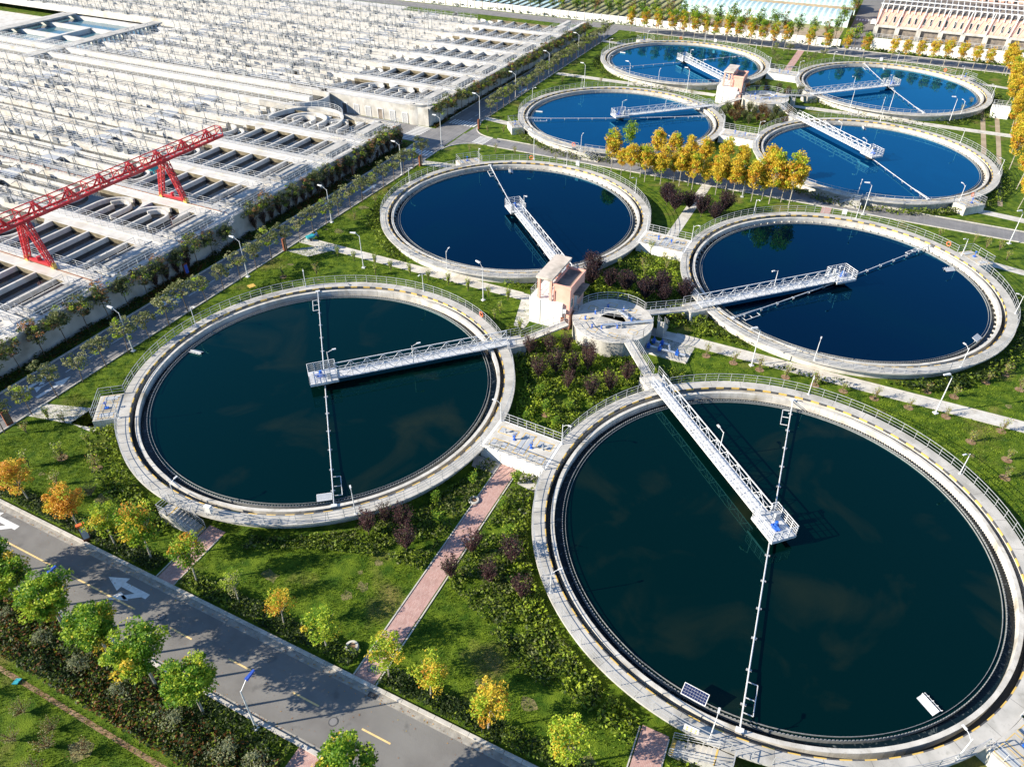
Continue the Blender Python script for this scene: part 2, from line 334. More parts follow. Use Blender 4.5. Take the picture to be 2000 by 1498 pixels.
def arrow(mb, x, y, a, s=1.0, turn=True, z=.024):
    c, n = math.cos(a), math.sin(a)
    def T(px, py): return (x + (px * c - py * n) * s, y + (px * n + py * c) * s, z)
    mb.q([T(-2.0, -.22), T(.5, -.22), T(.5, .22), T(-2.0, .22)]); mb.q([T(.5, -.62), T(2.1, 0), T(.5, .62)])
    if turn:
        z2 = z + .003
        mb.q([T(-1.6, .22), T(-.9, .22), T(-.1, .8), T(-.6, .95)]); mb.q([T(-.95, .85), T(.15, .55), T(.55, 1.5)])
        mb.q([T(-.9, -.22), T(-1.6, -.22), T(-.6, -.95), T(-.1, -.8)]) if turn == 2 else None
for ax, ay in ((1.9, -31.35), (-15.8, -31.2)): arrow(k2, ax, ay, PI, 1.2)
for ax, ay, aa in ((-29.8, -14.5, PI / 2), (-32.4, -15.5, -PI / 2), (-32.6, 6.5, -PI / 2), (-29.8, 52, PI / 2), (-32.6, 44, -PI / 2), (-30.4, 120, PI / 2)): arrow(k2, ax, ay, aa, 1.15, aa < 0)
for i in range(9):
    k2.q([(-34.6 + i * .75, 70.5, .026), (-34.2 + i * .75, 70.5, .026), (-34.2 + i * .75, 73.5, .026), (-34.6 + i * .75, 73.5, .026)])
    k2.q([(-34.9 + i * .75, 90.3, .026), (-34.5 + i * .75, 90.3, .026), (-34.5 + i * .75, 93.3, .026), (-34.9 + i * .75, 93.3, .026)])
for i in range(6): k2.q([(-24.5, 82.0 + i * .7, .028), (-21.5, 82.0 + i * .7, .028), (-21.5, 82.35 + i * .7, .028), (-24.5, 82.35 + i * .7, .028)])
for i in range(11): k2.q([(-40, 77.3 + i * .8, .028), (-36.5, 77.3 + i * .8, .028), (-36.5, 77.7 + i * .8, .028), (-40, 77.7 + i * .8, .028)])
for i in range(7): k2.q([(36.8 + i * .95, 201.5, .026), (37.3 + i * .95, 201.5, .026), (37.3 + i * .95, 204, .026), (36.8 + i * .95, 204, .026)]); k2.q([(36.6 + i * .9, 243, .026), (37.1 + i * .9, 243, .026), (37.1 + i * .9, 246, .026), (36.6 + i * .9, 246, .026)])
struct('yellow_road_lines', k, 'ypaint'); struct('white_road_markings', k2, 'paint')

# paths
sheet('brick_path', [[(25.3, -29.4), (27.2, -29.4), (26.9, -2.3), (25.0, -2.3)], [(3.4, -29.4), (5.4, -29.4), (5.2, -22.6), (3.2, -22.6)], [(47.8, -29.4), (49.9, -29.4), (49.7, -23.0), (47.6, -23.0)],
     [(25.0, -60), (26.9, -60), (26.9, -36.0), (25.0, -36.0)], [(25.3, 162.7), (27.2, 162.7), (27.2, 192.7), (25.3, 192.7)], [(1.5, 84.8 - 3), (1.5, 81.5), (3.4, 81.5), (3.4, 84.8 - 3)],
     [(4.4, 86.3), (5.8, 86.3), (5.6, 88.5), (4.0, 88.5)], [(46.5, 86.3), (48.4, 86.3), (48.2, 87.5), (46.3, 87.5)], [(47.0, 77.0), (48.6, 77.0), (48.6, 81.5), (47.0, 81.5)]], .02, 'brick')
e = MB()
for x0, x1, y0, y1 in ((25.14, 24.86, -29.4, -2.3), (27.32, 27.02, -29.4, -2.3)):
    e.prism([(x0, y0), (x0 + .12, y0), (x1 + .12, y1), (x1, y1)], 0, .07)
for x0 in (3.2, 5.36): e.prism([(x0, -29.4), (x0 + .1, -29.4), (x0 - .1, -23.2), (x0 - .2, -23.2)], 0, .07)
for x0 in (47.6, 49.9): e.prism([(x0, -29.4), (x0 + .1, -29.4), (x0 - .1, -23.2), (x0 - .2, -23.2)], 0, .07)
for y0, x0, x1 in ((29.05, -27.6, 15), (30.85, -27.6, 12)): e.box(x0, x1, y0, y0 + .12, 0, .07)
for y0 in (28.45, 30.5): e.box(35, 120, y0, y0 + .14, 0, .07)
for y0 in (136.9, 138.9): e.box(-28, 14, y0, y0 + .14, 0, .07); e.box(36, 110, y0, y0 + .14, 0, .07)
struct('path_edging', e, 'kerb')
sheet('footpath', [[(-27.7, 29.2), (15.6, 29.2), (14.2, 30.85), (-27.7, 30.85)], [(12.4, 29.2), (15.6, 29.2), (16.0, 22.5), (14.4, 22.5)], [(31, 28.6), (120, 28.6), (120, 30.5), (31, 30.5)],
     [(-27.7, 25.8), (-23.2, 25.8), (-21.0, 29.2), (-24.4, 29.2)], [(25.2, 56), (27.0, 56), (27.0, 81.5), (25.2, 81.5)],
     [(-21.0, -14.8), (-28.2, -17.2), (-28.2, -19.6), (-19.2, -17.6)], [(-22.2, -14.6), (-18.6, -14.6), (-18.6, -18.2), (-22.2, -18.2)],
     [(-20.6, 67.4), (-28.6, 66.0), (-28.6, 68.4), (-19.6, 70)], [(-19.5, 94.5), (-28.9, 96.0), (-28.9, 98.0), (-18.5, 96.6)], [(-28.9, 137), (14, 137), (14, 138.9), (-28.9, 138.9)], [(32, 137), (110, 137), (110, 138.9), (32, 138.9)],
     [(-20, 175), (-30.2, 176), (-30.2, 178), (-19, 177)], [(73, 70.5), (120, 60), (120, 62), (73, 72.3)], [(72, 91), (120, 84), (120, 87), (72, 93)], [(71, 178), (100, 174), (100, 175.5), (71, 180)]], .022, 'concw')
sheet('paving_slabs', [[(22.3, -4.0), (24.9, -4.0), (24.9, -2.2), (21.8, -2.2)], [(27.8, -4.2), (30.6, -4.6), (30.2, -2.2), (27.6, -2.2)], [(31.6, 24.4), (38.0, 24.6), (38.0, 28.3), (33.8, 28.5)], [(-48, 25.0), (-34.6, 24.5), (-34.6, 26.0), (-48, 26.5)],
     [(-36.9, -1.0), (-34.6, -1.0), (-34.6, .8), (-36.9, .8)], [(-36.9, 53), (-34.8, 53), (-34.8, 55), (-36.9, 55)]], .026, 'conc')
sheet('paved_ground', [[(-420, 60), (-196, 60), (-196, 122), (-420, 122)], [(-420, 122), (-330, 122), (-330, 400), (-420, 400)], [(-330, 182), (-110, 182), (-110, 192.5), (-330, 192.5)]], .01, 'concb')
sheet('dirt_track', [[(72.5, 94), (73.3, 94), (74.0, 128), (74.2, 160), (73.2, 160), (73.0, 128)], [(75.2, 96), (76.0, 96), (76.8, 130), (77.2, 160), (76.2, 160), (75.9, 130)]], .01, 'dirt')
dp = []
for i in range(60):
    x, y = random.choice(((random.uniform(-26, 50), random.uniform(-28, -14)), (random.uniform(60, 78), random.uniform(0, 60)), (random.uniform(-27, -16), random.uniform(0, 60)), (random.uniform(66, 77), random.uniform(90, 165)), (random.uniform(-15, 30), random.uniform(-50, -43))))
    if min(math.hypot(x - a_, y - b_) for a_, b_ in ((0, 0), (52.84, 0), (0, 52.84), (52.84, 52.84), (52.47, 107.6))) < 24 or 24.5 < x < 27.5 and y < 0: continue
    rr = random.uniform(.3, 1.1); dp.append([(x + rr * random.uniform(.5, 1.2) * math.cos(a_ * .57), y + rr * random.uniform(.4, 1.0) * math.sin(a_ * .57)) for a_ in range(11)])
sheet('dry_patch', dp, .009, 'drygrass')
sheet('bare_soil', [[(-40, -41.55), (-12, -41.55), (-12, -41.9), (-40, -41.9)], [(-12, -41.55), (40, -41.3), (40, -41.7), (-12, -41.9)]], .011, 'redsoil')

# ---------------- tanks ----------------
T = {'A': (0, 0), 'B': (52.84, 0), 'C': (0, 52.84), 'D': (52.84, 52.84), 'F': (-.37, 107.6), 'E': (52.47, 107.6), 'G': (-.37, 160.45), 'H': (52.47, 160.45)}
TN = {'A': 'front left tank', 'B': 'nearest right tank', 'C': 'second-row left tank', 'D': 'second-row right tank', 'F': 'third-row left tank', 'E': 'third-row right tank', 'G': 'back row left tank', 'H': 'back row right tank'}
INNER = {'A': 45, 'B': 135, 'C': -45, 'D': -135, 'F': 45, 'E': 135, 'G': -45, 'H': -135}
OUTER = {'A': -141, 'B': -33, 'C': 138, 'D': 42, 'F': -141, 'E': -43, 'G': 134, 'H': 45}
JUN = {'A': 0, 'B': 180, 'C': 0, 'D': 180, 'F': 0, 'E': 180, 'G': 0, 'H': 180}
ARM = {'A': (130, -50), 'B': (94, -86), 'C': (129.5, -47), 'D': (57, -124), 'F': (-151, 29), 'E': (-58, 122), 'G': (-135, 45), 'H': (112, -66)}
for tk, c in T.items():
    t = thing('settling_tank', {'A': 'round settling tank of dark teal water, front left', 'B': 'largest round settling tank filling the lower right, dark water with brown scum clouds',
        'C': 'round tank of navy water, second row left, behind the pink valve house', 'D': 'round tank of navy water in the second row on the right', 'F': 'round tank of blue water behind yellow trees, third row left',
        'E': 'round tank of bright blue water, third row right', 'G': 'farthest left round tank, blue water, beside the side road', 'H': 'farthest right round tank, blue water before the pink building'}[tk], 'tank', (c[0], c[1], 0), group='round settling tanks')
    o0 = (0, 0)
    b = MB(); b.ring(o0, 21.75, 22.1, 0, 1.3, 144); b.build('outer_wall', 'concw', t)
    b = MB(); b.ring(o0, 21.74, 23.0, 1.3, 1.5, 144)
    for i in range(40):
        a = 2 * PI * i / 40 + .03; b.ring(o0, 21.78, 22.98, 1.495, 1.503, 1, a, a + .0016, k=1)
    b.build('walkway', ['conc', 'asphalt'], t)
    b = MB()
    for i in range(150):
        a = 2 * PI * i / 150; b.ring(o0, 21.65, 21.75, 1.3, 1.508, 1, a, a + 2 * PI / 150, k=i % 2)
    b.build('kerb_marking', ['yellow', 'black'], t)
    b = MB(); b.ring(o0, 20.80, 21.16, 0, 1.36, 144)
    if tk in 'CDEFGH':
        for i in range(100): a = 2 * PI * i / 100; b.bar((20.5 * math.cos(a), 20.5 * math.sin(a), .72), (20.82 * math.cos(a), 20.82 * math.sin(a), .72), .14, .2)
    b.build('ring_wall', 'concw', t)
    b = MB(); b.ring(o0, 21.16, 21.75, .1, .3, 96); b.build('outer_channel', 'concd', t)
    b = MB(); b.ring(o0, 19.98, 20.04, 0, .9, 144)
    for i in range(420):
        a = 2 * PI * i / 420; b.ring(o0, 19.98, 20.04, .9, 1.0, 1, a, a + 2 * PI / 840)
    b.build('serrated_weir', 'weir', t)
    b = MB(); b.ring(o0, 19.70, 19.73, .6, .95, 144); b.build('scum_baffle', 'weir', t)
    b = MB(); b.ring(o0, 20.04, 20.8, .2, .5, 144); b.build('effluent_channel', 'trough', t)
    # guard rail with gaps
    gaps = [(INNER[tk], 3.4), (OUTER[tk], 5.6), (JUN[tk], 6.2)]
    sta = {'A': -96.0, 'B': -84.0, 'F': -88.0, 'E': -92.0}.get(tk)
    if sta: gaps.append((sta + (7.2 if tk in 'AF' else -7.2) * -.35, 1.8))
    gs = sorted([((a - h) % 360, (a + h) % 360) for a, h in gaps])
    segs = [(gs[i][1], gs[(i + 1) % len(gs)][0]) for i in range(len(gs))]
    for a0, a1 in segs:
        if a1 < a0: a1 += 360
        b = MB(); rail_arc(b, o0, 22.88, 1.5, R(a0), R(a1)); b.build('guard_rail', 'rail', t)
    if tk in 'ACDEFGH':
        b = MB(); a = R({'A': 62, 'C': 108, 'D': 52, 'F': -95, 'E': -38, 'G': 108, 'H': 58}[tk]); x, y = 22.95 * math.cos(a), 22.95 * math.sin(a)
        n = Vector((math.cos(a), math.sin(a), 0)); s_ = Vector((-n.y, n.x, 0)); ctr = Vector((x, y, 2.15)) - n * .12
        for i in range(14):
            p = 2 * PI * i / 14; q = 2 * PI * (i + 1) / 14
            b.bar(ctr + s_ * math.cos(p) * .34 + Vector((0, 0, .34 * math.sin(p))), ctr + s_ * math.cos(q) * .34 + Vector((0, 0, .34 * math.sin(q))), .13, n=6)
        tag(b.build('life_ring', 'orange', None, (c[0], c[1], 0)), f'orange life ring hung on the railing of the {TN[tk]}', 'life ring', 'life rings on the tank railings')
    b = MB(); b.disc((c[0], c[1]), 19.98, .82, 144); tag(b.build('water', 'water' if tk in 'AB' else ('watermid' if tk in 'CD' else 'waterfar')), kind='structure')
    # bridge
    ia = R(INNER[tk]); t = thing('truss_bridge', f'white steel lattice bridge from the rim to the middle of the {TN[tk]}', 'bridge', (c[0], c[1], 0), ia, 'lattice bridges over the tanks')
    b = MB(); b.box(1.4, 23.4, -.6, .6, 1.72, 1.78); b.build('deck', 'steel', t)
    for s_ in (-1, 1):
        b = MB(); y = s_ * .68
        for z, ww in ((1.70, .13), (2.95, .085)): b.bar((1.4, y, z), (23.4, y, z), ww)
        b.bar((1.4, y, 2.35), (23.4, y, 2.35), .05)
        for i in range(23):
            x = 1.4 + i; b.bar((x, y, 1.7), (x, y, 2.95), .05) if i % 2 == 0 else None
            if i < 22: b.bar((x, y, 1.75 if i % 2 else 2.9), (x + 1, y, 2.9 if i % 2 else 1.75), .055)
        b.build('side_truss', 'white', t)
    b = MB()
    for i in range(12): b.bar((1.4 + 2 * i, -.68, 1.66), (1.4 + 2 * i, .68, 1.66), .08); b.bar((1.4 + 2 * i, -.68, 1.64), (3.2 + 2 * i if i < 11 else 23.4, .68, 1.64), .05)
    b.build('cross_bracing', 'white', t)
    b = MB(); b.box(-1.75, 1.6, -1.35, 1.35, 1.80, 1.92); b.box(-1.75, 1.6, -1.35, -1.25, 1.6, 1.8); b.box(-1.75, 1.6, 1.25, 1.35, 1.6, 1.8); b.box(-1.75, -1.65, -1.25, 1.25, 1.6, 1.8); b.build('end_platform', 'steel', t)
    b = MB()
    rail_line(b, (-1.7, -1.3), (1.55, -1.3), 1.92, 1.2, .8, t=.06, nr=4); rail_line(b, (-1.7, 1.3), (1.55, 1.3), 1.92, 1.2, .8, t=.06, nr=4); rail_line(b, (-1.7, -1.3), (-1.7, 1.3), 1.92, 1.2, .8, t=.06, nr=4)
    rail_line(b, (1.55, -1.3), (1.55, -.7), 1.92, 1.2, t=.06, nr=4); rail_line(b, (1.55, .7), (1.55, 1.3), 1.92, 1.2, t=.06, nr=4); b.build('guard_rail', 'white', t)
    b = MB(); b.ring((0, 0), 0, .55, -1, 1.5, 20); b.ring((0, 0), .55, .95, 1.05, 1.3, 20); b.build('centre_column', 'concd', t)
    b = MB(); b.cone((-.3, 0, 1.92), (-.3, 0, 2.25), .3, .3, 12); b.cone((-.3, 0, 2.25), (-.3, 0, 2.75), .2, .16, 10); b.box(-.8, .1, -.25, .25, 1.93, 2.1); b.cone((-1.0, 0, 2.2), (-.3, 0, 2.2), .14, .14, 8); b.build('drive_motor', 'blue', t)
    b = MB(); b.box(.35, .75, -.9, -.35, 1.92, 2.9); b.build('control_box', 'rail', t)
    for lx, ly in ((.9, 1.2), (10.8, -.78)):
        b = MB(); z0 = 1.9; b.cone((lx, ly, z0), (lx, ly, z0 + 2.5), .06, .04, 8); b.bar((lx, ly, z0 + 2.4), (lx + .75, ly + .1, z0 + 2.65), .05); b.box(lx + .65, lx + 1.1, ly, ly + .2, z0 + 2.58, z0 + 2.7); b.build('lamp', 'white', t)
    # rotating scraper
    t = thing('scraper_arm', f'thin white rotating scraper boom lying across the water of the {TN[tk]}', 'scraper', (c[0], c[1], 0), 0, 'rotating scraper booms')
    for j, ad in enumerate(ARM[tk]):
        a = R(ad); u = Vector((math.cos(a), math.sin(a), 0)); n = Vector((-u.y, u.x, 0))
        b = MB(); b.cone(u * .9 + Vector((0, 0, 1.12)), u * 20.9 + Vector((0, 0, 1.35)), .07, .06, 8); b.build('boom', 'steel', t)
        b = MB()
        for i in range(6): p = u * (3.2 + 3.1 * i) + Vector((0, 0, 1.14)); b.bar(p - n * .22, p + n * .22, .12, .16); b.bar(p + Vector((0, 0, -.4)), p, .06)
        b.build('clamp', 'rail', t)
        b = MB(); p = lambda r_, s_, z: u * r_ + n * s_ + Vector((0, 0, z))
        b.bar(p(16.6, .85, .98), p(19.3, .85, .98), .07); b.bar(p(16.6, .1, 1.05), p(16.6, .85, .98), .06); b.bar(p(18, .1, 1.05), p(18, .85, .98), .06); b.bar(p(19.3, .1, 1.05), p(19.3, .85, .98), .06)
        b.bar(p(15.8, .0, 1.34), p(20.9, 0, 1.62), .06)
        for r_ in (16.5, 18, 19.5, 20.8): b.bar(p(r_, 0, 1.3), p(r_, 0, 1.3 + .3 * (r_ - 15.5) / 5.4), .05)
        b.build('skimmer_frame', 'white', t)
        b = MB(); b.box(-.3, .3, -.2, .2, 1.38, 1.5); o = b.build('wheel_carriage', 'white', t); o.location = u * 21.02; o.rotation_euler = (0, 0, a + PI / 2)
    # scum box
    ca = R({'A': -174, 'B': -41, 'C': 118, 'D': 38, 'F': -170, 'E': 98, 'G': 172, 'H': 97}[tk])
    t = thing('scum_trough', f'small grey scum trough plate on legs at the weir of the {TN[tk]}', 'scum trough', (c[0] + 18.7 * math.cos(ca), c[1] + 18.7 * math.sin(ca), .8), ca, 'scum troughs'); t.scale = (.85, .8, .8)
    b = MB(); b.q([(-.9, -.3, .02), (.95, -.3, .02), (.95, .35, .35), (-.9, .35, .35)]); b.hexa([(-.9, -.3, .0), (.95, -.3, .0), (.95, .35, .30), (-.9, .35, .30)], [(-.9, -.3, .04), (.95, -.3, .04), (.95, .35, .34), (-.9, .35, .34)]); b.build('ramp', 'cover', t)
    b = MB(); b.box(-.95, .95, .36, .42, -.1, .4); b.box(-.95, .95, .7, .75, .2, .28)
    for i in range(4): b.bar((-.7 + i * .5, .4, .2), (-.5 + i * .5, .8, .32), .06)
    b.build('frame', 'white', t)
    # outlet platform on the rim
    oa = R(OUTER[tk]); px, py = c[0] + 24.0 * math.cos(oa), c[1] + 24.0 * math.sin(oa)
    t = thing('outlet_platform', f'pale concrete outlet box with railings on the outer side of the {TN[tk]}', 'platform', (px, py, 0), oa, 'outlet boxes on the tank rims')
    b = MB(); b.box(-1.35, 1.5, -2.3, 2.3, 0, 1.46); b.build('concrete_box', 'concw', t)
    b = MB(); b.box(-1.0, 1.3, -2.1, 2.1, 1.46, 1.53)
    b.build('cover_slab', 'conc', t)
    b = MB()
    for yy in (-1.5, 0, 1.5):
        b.box(-.7, 1.0, yy - .6, yy - .55, 1.53, 1.54); b.box(-.7, 1.0, yy + .55, yy + .6, 1.53, 1.54); b.box(-.7, -.65, yy - .55, yy + .55, 1.53, 1.54); b.box(.95, 1.0, yy - .55, yy + .55, 1.53, 1.54)
    b.build('hatch_marking', 'yellow', t)
    b = MB()
    for yy in (-1.5, 1.5): b = MB(); b.box(-.6, .9, yy - .35, yy + .2, 1.53, 1.56); b.build('hatch', 'cover', t)
    b = MB(); rail_line(b, (-1.2, -2.2), (1.4, -2.2), 1.53); rail_line(b, (1.4, -2.2), (1.4, 2.2), 1.53); rail_line(b, (-1.2, 2.2), (1.4, 2.2), 1.53); b.build('guard_rail', 'rail', t)
    b = MB(); b.cone((.3, .3, 1.54), (.3, .3, 2.5), .05, .05, 6); b.ring((.3, .3), .14, .2, 2.3, 2.35, 10); b.box(.1, .5, .1, .5, 1.54, 1.66); b.build('valve_stem', 'blue', t)
    if tk == 'B':
        t = thing('solar_panel', 'blue solar panel on a bracket over the weir of the nearest right tank', 'solar panel', (c[0] + 20.0 * math.cos(R(-96.5)), c[1] + 20.0 * math.sin(R(-96.5)), 1.0), R(-6), None)
        b = MB(); b.hexa([(-1.0, -.42, .55), (1.0, -.42, .55), (1.0, .42, .95), (-1.0, .42, .95)], [(-1.0, -.42, .6), (1.0, -.42, .6), (1.0, .42, 1.0), (-1.0, .42, 1.0)]); b.build('frame', 'white', t)
        b = MB()
        for i in range(9):
            for j in range(4):
                x0, x1 = -.95 + i * .212, -.95 + i * .212 + .195; v0, v1 = -.38 + j * .19, -.38 + j * .19 + .175; z = lambda v: .612 + (v + .42) * .476
                b.q([(x0, v0, z(v0)), (x1, v0, z(v0)), (x1, v1, z(v1)), (x0, v1, z(v1))])
        b.build('cells', 'pv', t)
        b = MB(); b.bar((-.5, 0, 0), (-.5, 0, .75), .06); b.bar((.5, 0, 0), (.5, 0, .75), .06); b.bar((-1, 0, .05), (1, 0, .05), .05); b.build('bracket', 'rail', t)
    if tk in 'AD':
        aa = R({'A': -52.5, 'D': -24}[tk]); t = thing('solar_panel', {'A': 'small panel beside the scraper boom at the front of the front left tank', 'D': 'small white-framed panel at the right edge of the second-row right tank'}[tk], 'solar panel', (c[0] + 19.7 * math.cos(aa), c[1] + 19.7 * math.sin(aa), .95), aa + PI / 2, None)
        b = MB(); b.hexa([(-.75, -.35, .35), (.75, -.35, .35), (.75, .35, .65), (-.75, .35, .65)], [(-.75, -.35, .4), (.75, -.35, .4), (.75, .35, .7), (-.75, .35, .7)]); b.build('frame', 'white', t)
        b = MB()
        for i in range(6): b.q([(-.7 + i * .235, -.3, .425), (-.49 + i * .235, -.3, .425), (-.49 + i * .235, .3, .685), (-.7 + i * .235, .3, .685)])
        b.build('cells', 'cover', t)
        b = MB(); b.bar((-.4, 0, -.1), (-.4, 0, .5), .05); b.bar((.4, 0, -.1), (.4, 0, .5), .05); b.build('bracket', 'rail', t)
# rim lamps: eight directions round each rim
b = MB(); lp = thing('rim_lamp', 'x', 'lamp', group='short lamp posts on the tank rims')
b.cone((0, 0, 0), (0, 0, 2.8), .055, .04, 8); b.box(-.12, .12, -.12, .12, 0, .05); b.build('post', 'white', lp)
b = MB(); b.bar((0, 0, 2.5), (-.35, 0, 2.85), .04); b.bar((-.35, 0, 2.85), (-.7, 0, 2.95), .04); b.box(-1.0, -.6, -.08, .08, 2.9, 2.99); b.build('lamp_arm', 'white', lp); reg(lp)
HEAD = {0: 'right', 45: 'back right', 90: 'back', 135: 'back left', 180: 'left', 225: 'front left', 270: 'front', 315: 'front right'}
for tk, c in T.items():
    for a in range(0, 360, 45):
        if abs((a - INNER[tk] + 180) % 360 - 180) < 5: continue
        o_ = {0: 6, 180: -5}.get(a, 0)
        if tk in 'BDEH' and a == 0: o_ = 2
        aa = R(a + o_ - (1 if a in (135, 270) else 0)); place(lp, (c[0] + 22.75 * math.cos(aa), c[1] + 22.75 * math.sin(aa), 1.5), aa, f'white lamp post on the {HEAD[a]} of the rim of the {TN[tk]}')
# stairs
def stairs(x, y, z1, dirx, label, L=3.2, wd=1.3, n=9):
    t = thing('stairs', label, 'stairs', (x, y, 0), 0 if dirx > 0 else PI, 'concrete stairs up to the tank rims')
    b = MB()
    for i in range(n): h = z1 * (n - i) / (n + 0.0); b.box(L * i / n, L * (i + 1) / n + .02 * 0, -wd / 2, wd / 2, 0, h)
    b.box(-1.2, 0, -wd / 2, wd / 2, 0, z1); b.build('steps', 'conc', t)
    b = MB()
    for s_ in (-1, 1): rail_line(b, (0, s_ * wd / 2), (L, s_ * wd / 2), z1, 1.0, 1.0, .1)
    rail_line(b, (-1.2, -wd / 2 * dirx), (0, -wd / 2 * dirx), z1, 1.0); rail_line(b, (-1.2, -wd / 2), (-1.2, wd / 2), z1, 1.0); b.build('handrail', 'rail', t)
    for q_ in ((-.05, .08, z1), (L - .3, L - .02, z1 / n)): b = MB(); b.box(q_[0], q_[1], -wd / 2 + .03, wd / 2 - .03, q_[2], q_[2] + .012); b.build('step_marking', 'yellow', t)
stairs(-.1, -23.7, 1.46, 1, 'grey concrete stairs with handrails at the front of the front left tank')
stairs(53.2, -23.75, 1.46, -1, 'pale concrete stairs beside the brick path at the front of the nearest right tank')
stairs(.4, 84.0 - .15, 1.46, 1, 'small concrete stairs at the front of the third-row left tank')
stairs(51.6, 84.0 - .15, 1.46, -1, 'small concrete stairs at the front of the third-row right tank')
b = MB(); b.box(50.5, 51.6, -22.98, -22.92, 1.9, 2.6); o = b.build('notice_board', 'white'); tag(o, 'white notice board with yellow warning triangles on the front railing of nearest right tank', 'sign')
b = MB()
for i in range(3):
    for j in range(2): b.q([(50.62 + i * .33, -22.985, 1.98 + j * .3), (50.85 + i * .33, -22.985, 1.98 + j * .3), (50.735 + i * .33, -22.985, 2.2 + j * .3)])
b.build('warning_triangles', 'yellow', o)
for tk, a in (('A', -81), ('C', 84), ('G', 82), ('D', 95), ('H', 100)):
    c = T[tk]; t = thing('control_cabinet', f'small white control cabinet on the rim railing of the {TN[tk]}', 'cabinet', (c[0] + 22.7 * math.cos(R(a)), c[1] + 22.7 * math.sin(R(a)), 1.5), R(a), 'control cabinets on the rims')
    b = MB(); b.box(-.2, .2, -.35, .35, .45, 1.25); b.build('box', 'white', t); b = MB(); b.bar((0, -.25, 0), (0, -.25, .45), .05); b.bar((0, .25, 0), (0, .25, .45), .05); b.build('leg_frame', 'rail', t)

# junction platforms between neighbouring tanks, junction blocks, footbridges, wells and valve houses
def valve(x, y, z, label, m_='blue', s=1.0, rz=0):
    t = thing('valve', label, 'valve', (x, y, z), rz, 'blue valves')
    b = MB(); b.box(-.18 * s, .18 * s, -.18 * s, .18 * s, 0, .08); b.cone((0, 0, .08), (0, 0, .75 * s), .11 * s, .09 * s, 8); b.box(-.16 * s, .16 * s, -.22 * s, .22 * s, .5 * s, .85 * s); b.cone((0, .2 * s, .68 * s), (0, .5 * s, .68 * s), .1 * s, .1 * s, 8); b.build('body', m_, t)
    b = MB(); b.ring((0, 0), .16 * s, .2 * s, .9 * s, .94 * s, 12); b.bar((-.18 * s, 0, .92 * s), (.18 * s, 0, .92 * s), .03); b.bar((0, 0, .8 * s), (0, 0, 1.5 * s), .04); b.build('handwheel', 'rail', t)
for yj, nm in ((0, 'between the two front tanks'), (52.84, 'between the two second-row tanks'), (107.6, 'between the two third-row tanks'), (160.45, 'between the two back row tanks')):
    t = thing('valve_platform', f'pale concrete valve platform with yellow-marked hatches {nm}', 'platform', (26.3, yj, 0), 0, 'valve platforms between tanks')
    b = MB(); b.prism([(-3.9, -2.1), (3.9, -2.5), (3.9, 2.3), (-3.9, 2.7)], 0, 1.52); b.build('concrete_block', 'wallw', t)
    b = MB(); b.prism([(-3.6, -1.9), (3.6, -2.3), (3.6, 2.1), (-3.6, 2.5)], 1.52, 1.545); b.build('deck', 'concw', t)
    b = MB()
    for x0, x1, y0, y1 in ((-3.2, -1.0, .6, 1.7), (-3.2, -1.2, -1.6, -.4), (-.4, 1.0, -1.6, 1.9), (1.5, 3.3, .3, 1.5), (1.4, 3.3, -2.0, -.8)):
        for q in ((x0, x1, y0, y0 + .08), (x0, x1, y1 - .08, y1), (x0, x0 + .08, y0 + .08, y1 - .08), (x1 - .08, x1, y0 + .08, y1 - .08)): b.box(*q, 1.545, 1.555)
        
        for xa in (x0 + .15, x1 - .6): b2 = MB(); b2.box(xa, xa + .45, y0 + .15, y1 - .15, 1.545, 1.57); b2.build('hatch', 'cover', t)
    b.build('hatch_marking', 'yellow', t)
    
    for q_ in (((-3.8, 2.6), (3.8, 2.25)), ((-3.8, -2.0), (3.8, -2.4))): b = MB(); rail_line(b, *q_, 1.52, 1.2, 1.1, t=.055); b.build('guard_rail', 'rail', t)
    for vx, vy in ((-1.0, .3), (1.2, -.1)): valve(26.3 + vx, yj + vy, 1.55, f'blue handwheel valve on the platform {nm}, the {"left" if vx < 0 else "right"} one', s=.8)
    for vx, vy in ((-2.4, .9), (2.4, .2)): valve(26.3 + vx, yj + vy, 1.55, f'slim pale valve post on the platform {nm}, the {"left" if vx < 0 else "right"} one', 'cover', .5)
